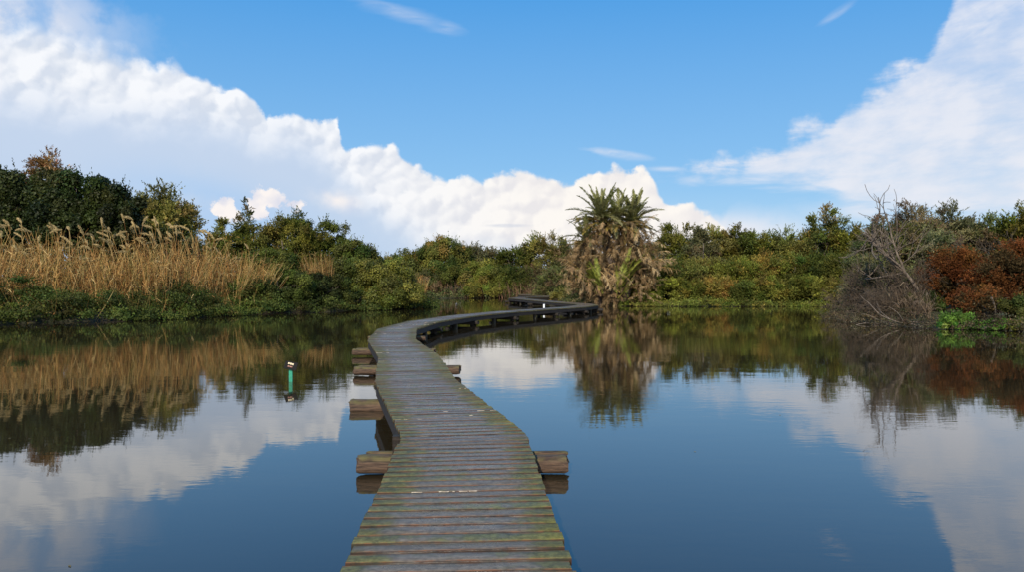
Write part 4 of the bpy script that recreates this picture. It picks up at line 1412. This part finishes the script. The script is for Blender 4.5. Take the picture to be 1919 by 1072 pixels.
n_big = b.noise(AE, 14, 6, .55)
n_fine = b.noise(AE, 45, 5, .6)
wv_ = b.n('ShaderNodeVectorMath', operation='MULTIPLY_ADD'); b.put(wv_.inputs[0], n_big.outputs['Color']); wv_.inputs[1].default_value = (.05, .05, 0); b.put(wv_.inputs[2], AE)
wf_ = b.n('ShaderNodeVectorMath', operation='MULTIPLY_ADD'); b.put(wf_.inputs[0], n_fine.outputs['Color']); wf_.inputs[1].default_value = (.012, .012, 0); b.put(wf_.inputs[2], wv_.outputs[0])
AED = wf_.outputs[0]


def billow(scale, off):
    o_ = []
    for loc in ((0, 0, 0), (-off, off * 1.2, 0)):
        v_ = b.n('ShaderNodeTexVoronoi', feature='SMOOTH_F1'); b.put(v_.inputs['Vector'], b.mapping(AED, loc=loc))
        v_.inputs['Scale'].default_value = scale; v_.inputs['Smoothness'].default_value = .35
        o_.append(v_.outputs['Distance'])
    return b.m('SUBTRACT', .45, o_[0]), b.m('SUBTRACT', o_[1], o_[0])
sc_ = b.n('ShaderNodeSeparateColor'); b.put(sc_.inputs[0], n_big.outputs['Color'])
azd = b.m('ADD', az, centred(sc_.outputs[1], .035))
# cumulus bank
TOP = [(-150, 40), (0, 62), (60, 54), (110, 56), (160, 78), (205, 92), (255, 84), (290, 112), (345, 116), (385, 135), (430, 165), (485, 180), (505, 208),
       (560, 212), (635, 222), (650, 272), (690, 276), (730, 264), (765, 288), (800, 306), (870, 322), (925, 328), (985, 314), (1045, 321), (1110, 312),
       (1180, 306), (1215, 330), (1250, 366), (1300, 384), (1340, 400), (1380, 440), (1500, 500)]
tp = curve(TOP, azd, 'VECTOR')
puff, rel1 = billow(24, .010)
puff2, rel2 = billow(60, .004)
edge = b.m('ADD', b.m('SUBTRACT', tp, el), b.m('ADD', centred(n_big.outputs[0], .030), b.m('ADD', b.m('MULTIPLY', puff, .020), b.m('MULTIPLY', puff2, .008))))
edge = b.m('ADD', edge, centred(n_fine.outputs[0], .018))
cum = b.step(edge, b.step(az, -.60, -.35, -.020, 0.0), b.step(az, -.60, -.30, .022, .0075))
# brightness inside: bright rim, shaded body; body becomes cream to the right of azimuth -0.2
LIT = [(-100, 140), (0, 190), (150, 215), (300, 225), (450, 250), (600, 290), (640, 330), (700, 400), (780, 440), (900, 475), (1100, 490), (1300, 490), (1500, 500)]
lt = curve(LIT, azd)
lit = b.step(b.m('ADD', b.m('SUBTRACT', el, lt), centred(n_big.outputs[0], .07)), -.035, .035)
shadow_vec = b.mapping(AE, loc=(.012, -.012, 0))
n_sh = b.noise(shadow_vec, 14, 6, .55)
relief = b.m('MULTIPLY', b.m('SUBTRACT', n_big.outputs[0], n_sh.outputs[0]), 6.5)
relief = b.m('ADD', b.m('MULTIPLY', relief, .5), b.m('MULTIPLY', rel1, 2.2))
relief = b.m('ADD', relief, b.m('MULTIPLY', rel2, 1.6))
bright = b.m('ADD', b.step(relief, -.75, .40, .15, 1.0, 'LINEAR'), 0.0)
warm = b.step(az, -.25, .1)
white = b.mix(warm, (9.3, 9.5, 9.9), (9.9, 9.45, 8.95))
greyc = b.mix(warm, (6.4, 7.1, 8.3), (8.3, 8.0, 8.1))
body = b.mix(bright, greyc, white)
low_shade = b.mix(b.step(el, .0, .22), (5.3, 6.6, 8.4), (5.6, 6.7, 8.5))
ccol = b.mix(lit, low_shade, body)
# sky colour with richer blue high up
skyc = b.mix(1.0, sky.outputs[0], b.mix(b.step(el, .02, .36), (.82, .98, 1.22), (.50, .86, 1.32)), 'MULTIPLY')
skyc = b.mix(.85, skyc, b.mix(b.step(el, 0.0, .36, kind='LINEAR'), (3.6, 6.4, 8.9), (.72, 3.55, 8.0)))
# cirrus sheet at the right
AR = b.mapping(AE, rot=(0, 0, R(-22)), sc=(1, 1, 1))
streak = b.noise(b.mapping(AR, sc=(5, 20, 1)), 2.2, 5, .6, .35)
streak2 = b.noise(b.mapping(AE, sc=(6, 26, 1)), 2.0, 4, .6, .3)
UP = [(1180, 318), (1280, 306), (1380, 296), (1440, 268), (1500, 238), (1575, 215), (1600, 175), (1640, 150), (1690, 118), (1740, 80), (1770, 30), (1800, -60), (1950, -200)]
LO = [(1180, 330), (1280, 322), (1400, 326), (1480, 334), (1560, 350), (1590, 378), (1700, 385), (1800, 392), (1950, 400)]
cu = curve(UP, b.m('ADD', az, centred(sc_.outputs[2], .05)), 'VECTOR'); cl_ = curve(LO, az)
st1 = b.m('ADD', centred(n_big.outputs[0], .10), b.m('ADD', centred(streak2.outputs[0], .05), centred(n_fine.outputs[0], .025)))
st2 = centred(streak2.outputs[0], .05)
m_up = b.step(b.m('ADD', b.m('SUBTRACT', cu, el), st1), -.004, .026)
m_lo = b.step(b.m('ADD', b.m('SUBTRACT', el, cl_), st2), -.020, .014)
side = b.step(az, .16, .24)
cir = b.m('MULTIPLY', b.m('MULTIPLY', m_up, m_lo), side)
dens = b.step(b.m('ADD', b.m('MULTIPLY', streak2.outputs[0], .4), b.m('ADD', b.m('MULTIPLY', streak.outputs[0], .2), b.m('MULTIPLY', n_big.outputs[0], .4))), .30, .60, .50, .96)
cir = b.m('MULTIPLY', cir, dens)


def blob(px, py, rx_, ry_, rot, nz, amp, soft0=1.0, soft1=.3):
    a0, e0 = azel(px, py)
    v = b.mapping(AE, loc=(-a0, -e0, 0))
    v = b.mapping(v, rot=(0, 0, R(rot)))
    v = b.mapping(v, sc=(F / rx_, F / ry_, 0))
    l = b.n('ShaderNodeVectorMath', operation='LENGTH'); b.put(l.inputs[0], v)
    q_ = b.m('ADD', l.outputs['Value'], centred(nz, amp))
    return b.m('MULTIPLY', b.step(q_, soft0, soft1), b.step(nz, .34, .60, .25, 1.0)) if soft1 < .75 else b.step(q_, soft0, soft1)


wisps = b.m('MULTIPLY', blob(755, 25, 100, 15, 14, streak2.outputs[0], 2.5, 1.3, -.2), .45)
wisps = b.m('MAXIMUM', wisps, b.m('MULTIPLY', blob(835, 52, 38, 14, 5, streak2.outputs[0], 2.5, 1.3, -.2), .40))
wisps = b.m('MAXIMUM', wisps, b.m('MULTIPLY', blob(1155, 287, 72, 8, 9, streak2.outputs[0], 3.0, 1.2, -.1), .9))
wisps = b.m('MAXIMUM', wisps, b.m('MULTIPLY', blob(1565, 28, 40, 8, -28, streak.outputs[0], 2.5, 1.3, -.2), .4))
wisps = b.m('MAXIMUM', wisps, b.m('MULTIPLY', blob(1250, 316, 40, 6, 2, streak2.outputs[0], 2.5, 1.3, -.2), .7))
wisps = b.m('MAXIMUM', wisps, b.m('MULTIPLY', blob(20, 30, 190, 90, 0, n_big.outputs[0], 2.2, 1.3, .1), 1.0))
wisps = b.m('MAXIMUM', wisps, b.m('MULTIPLY', blob(1370, 428, 190, 38, 2, n_big.outputs[0], 2.6, 1.2, .1), 1.0))
wisps = b.m('MAXIMUM', wisps, b.m('MULTIPLY', blob(1680, 395, 220, 30, 0, streak2.outputs[0], 2.2, 1.1, .1), .65))
hazeb = b.m('MULTIPLY', b.step(el, .14, .0), .45)
col = b.mix(hazeb, skyc, (6.6, 7.9, 9.2))
cirrc = b.mix(b.step(el, .10, .36), (7.8, 8.1, 8.9), (5.3, 6.5, 8.7))
cirrc = b.mix(b.step(b.m('ADD', b.m('MULTIPLY', streak.outputs[0], .35), b.m('MULTIPLY', n_big.outputs[0], .65)), .42, .62, 0, .75), cirrc, (8.3, 8.5, 9.2))
col = b.mix(cir, col, cirrc)
col = b.mix(b.m('MULTIPLY', wisps, 1.0), col, (8.5, 8.5, 9.0))
col = b.mix(cum, col, ccol)
# sky seen under the anvil at the left, and the small bright puffs in it
hole = b.m('MULTIPLY', blob(395, 395, 210, 75, 12, n_big.outputs[0], 1.0, 1.3, .2), .75)
col = b.mix(hole, col, (3.9, 6.0, 8.9))
pf = b.m('MAXIMUM', blob(424, 396, 27, 22, 20, n_fine.outputs[0], 3.2, 1.1, .78), blob(515, 372, 40, 17, 12, n_fine.outputs[0], 3.5, 1.15, .76))
pf = b.m('MAXIMUM', pf, blob(482, 392, 24, 15, 50, n_fine.outputs[0], 3.4, 1.1, .78))
pf = b.m('MAXIMUM', pf, b.m('MULTIPLY', blob(632, 374, 55, 26, 8, n_big.outputs[0], 3.0, 1.25, .1), 1.0))
col = b.mix(pf, col, b.mix(bright, (6.9, 7.1, 8.3), (9.8, 9.2, 8.9)))
flat = b.m('MULTIPLY', blob(950, 422, 55, 5, 0, streak2.outputs[0], 1.5), .6)
col = b.mix(flat, col, (5.6, 6.2, 7.4))
b.put(bg.inputs['Color'], col)

sun = bpy.data.lights.new('sun', 'SUN')
sun.energy = 4.6; sun.angle = R(.53); sun.color = (1.0, .89, .72)
so = bpy.data.objects.new('sun', sun); C.objects.link(so)
sdir = Vector((math.sin(SUN_AZ) * math.cos(SUN_EL), math.cos(SUN_AZ) * math.cos(SUN_EL), math.sin(SUN_EL)))
so.rotation_euler = sdir.to_track_quat('Z', 'Y').to_euler()
so.location = sdir * 50

cam = bpy.data.cameras.new('camera')
cam.sensor_width = 36; cam.lens = 36 * F / 1919
cam.clip_start = .05; cam.clip_end = 6000
co_ = bpy.data.objects.new('camera', cam); C.objects.link(co_)
co_.location = (0, 0, EYE)
co_.rotation_euler = (R(90) - math.atan(11 / F), 0, 0)
scene.camera = co_
scene.view_settings.view_transform = 'Standard'
scene.view_settings.look = 'None'
scene.view_settings.exposure = 0
scene.view_settings.gamma = 1
scene.cycles.max_bounces = 4
scene.cycles.diffuse_bounces = 2
scene.cycles.glossy_bounces = 3
scene.cycles.transparent_max_bounces = 4
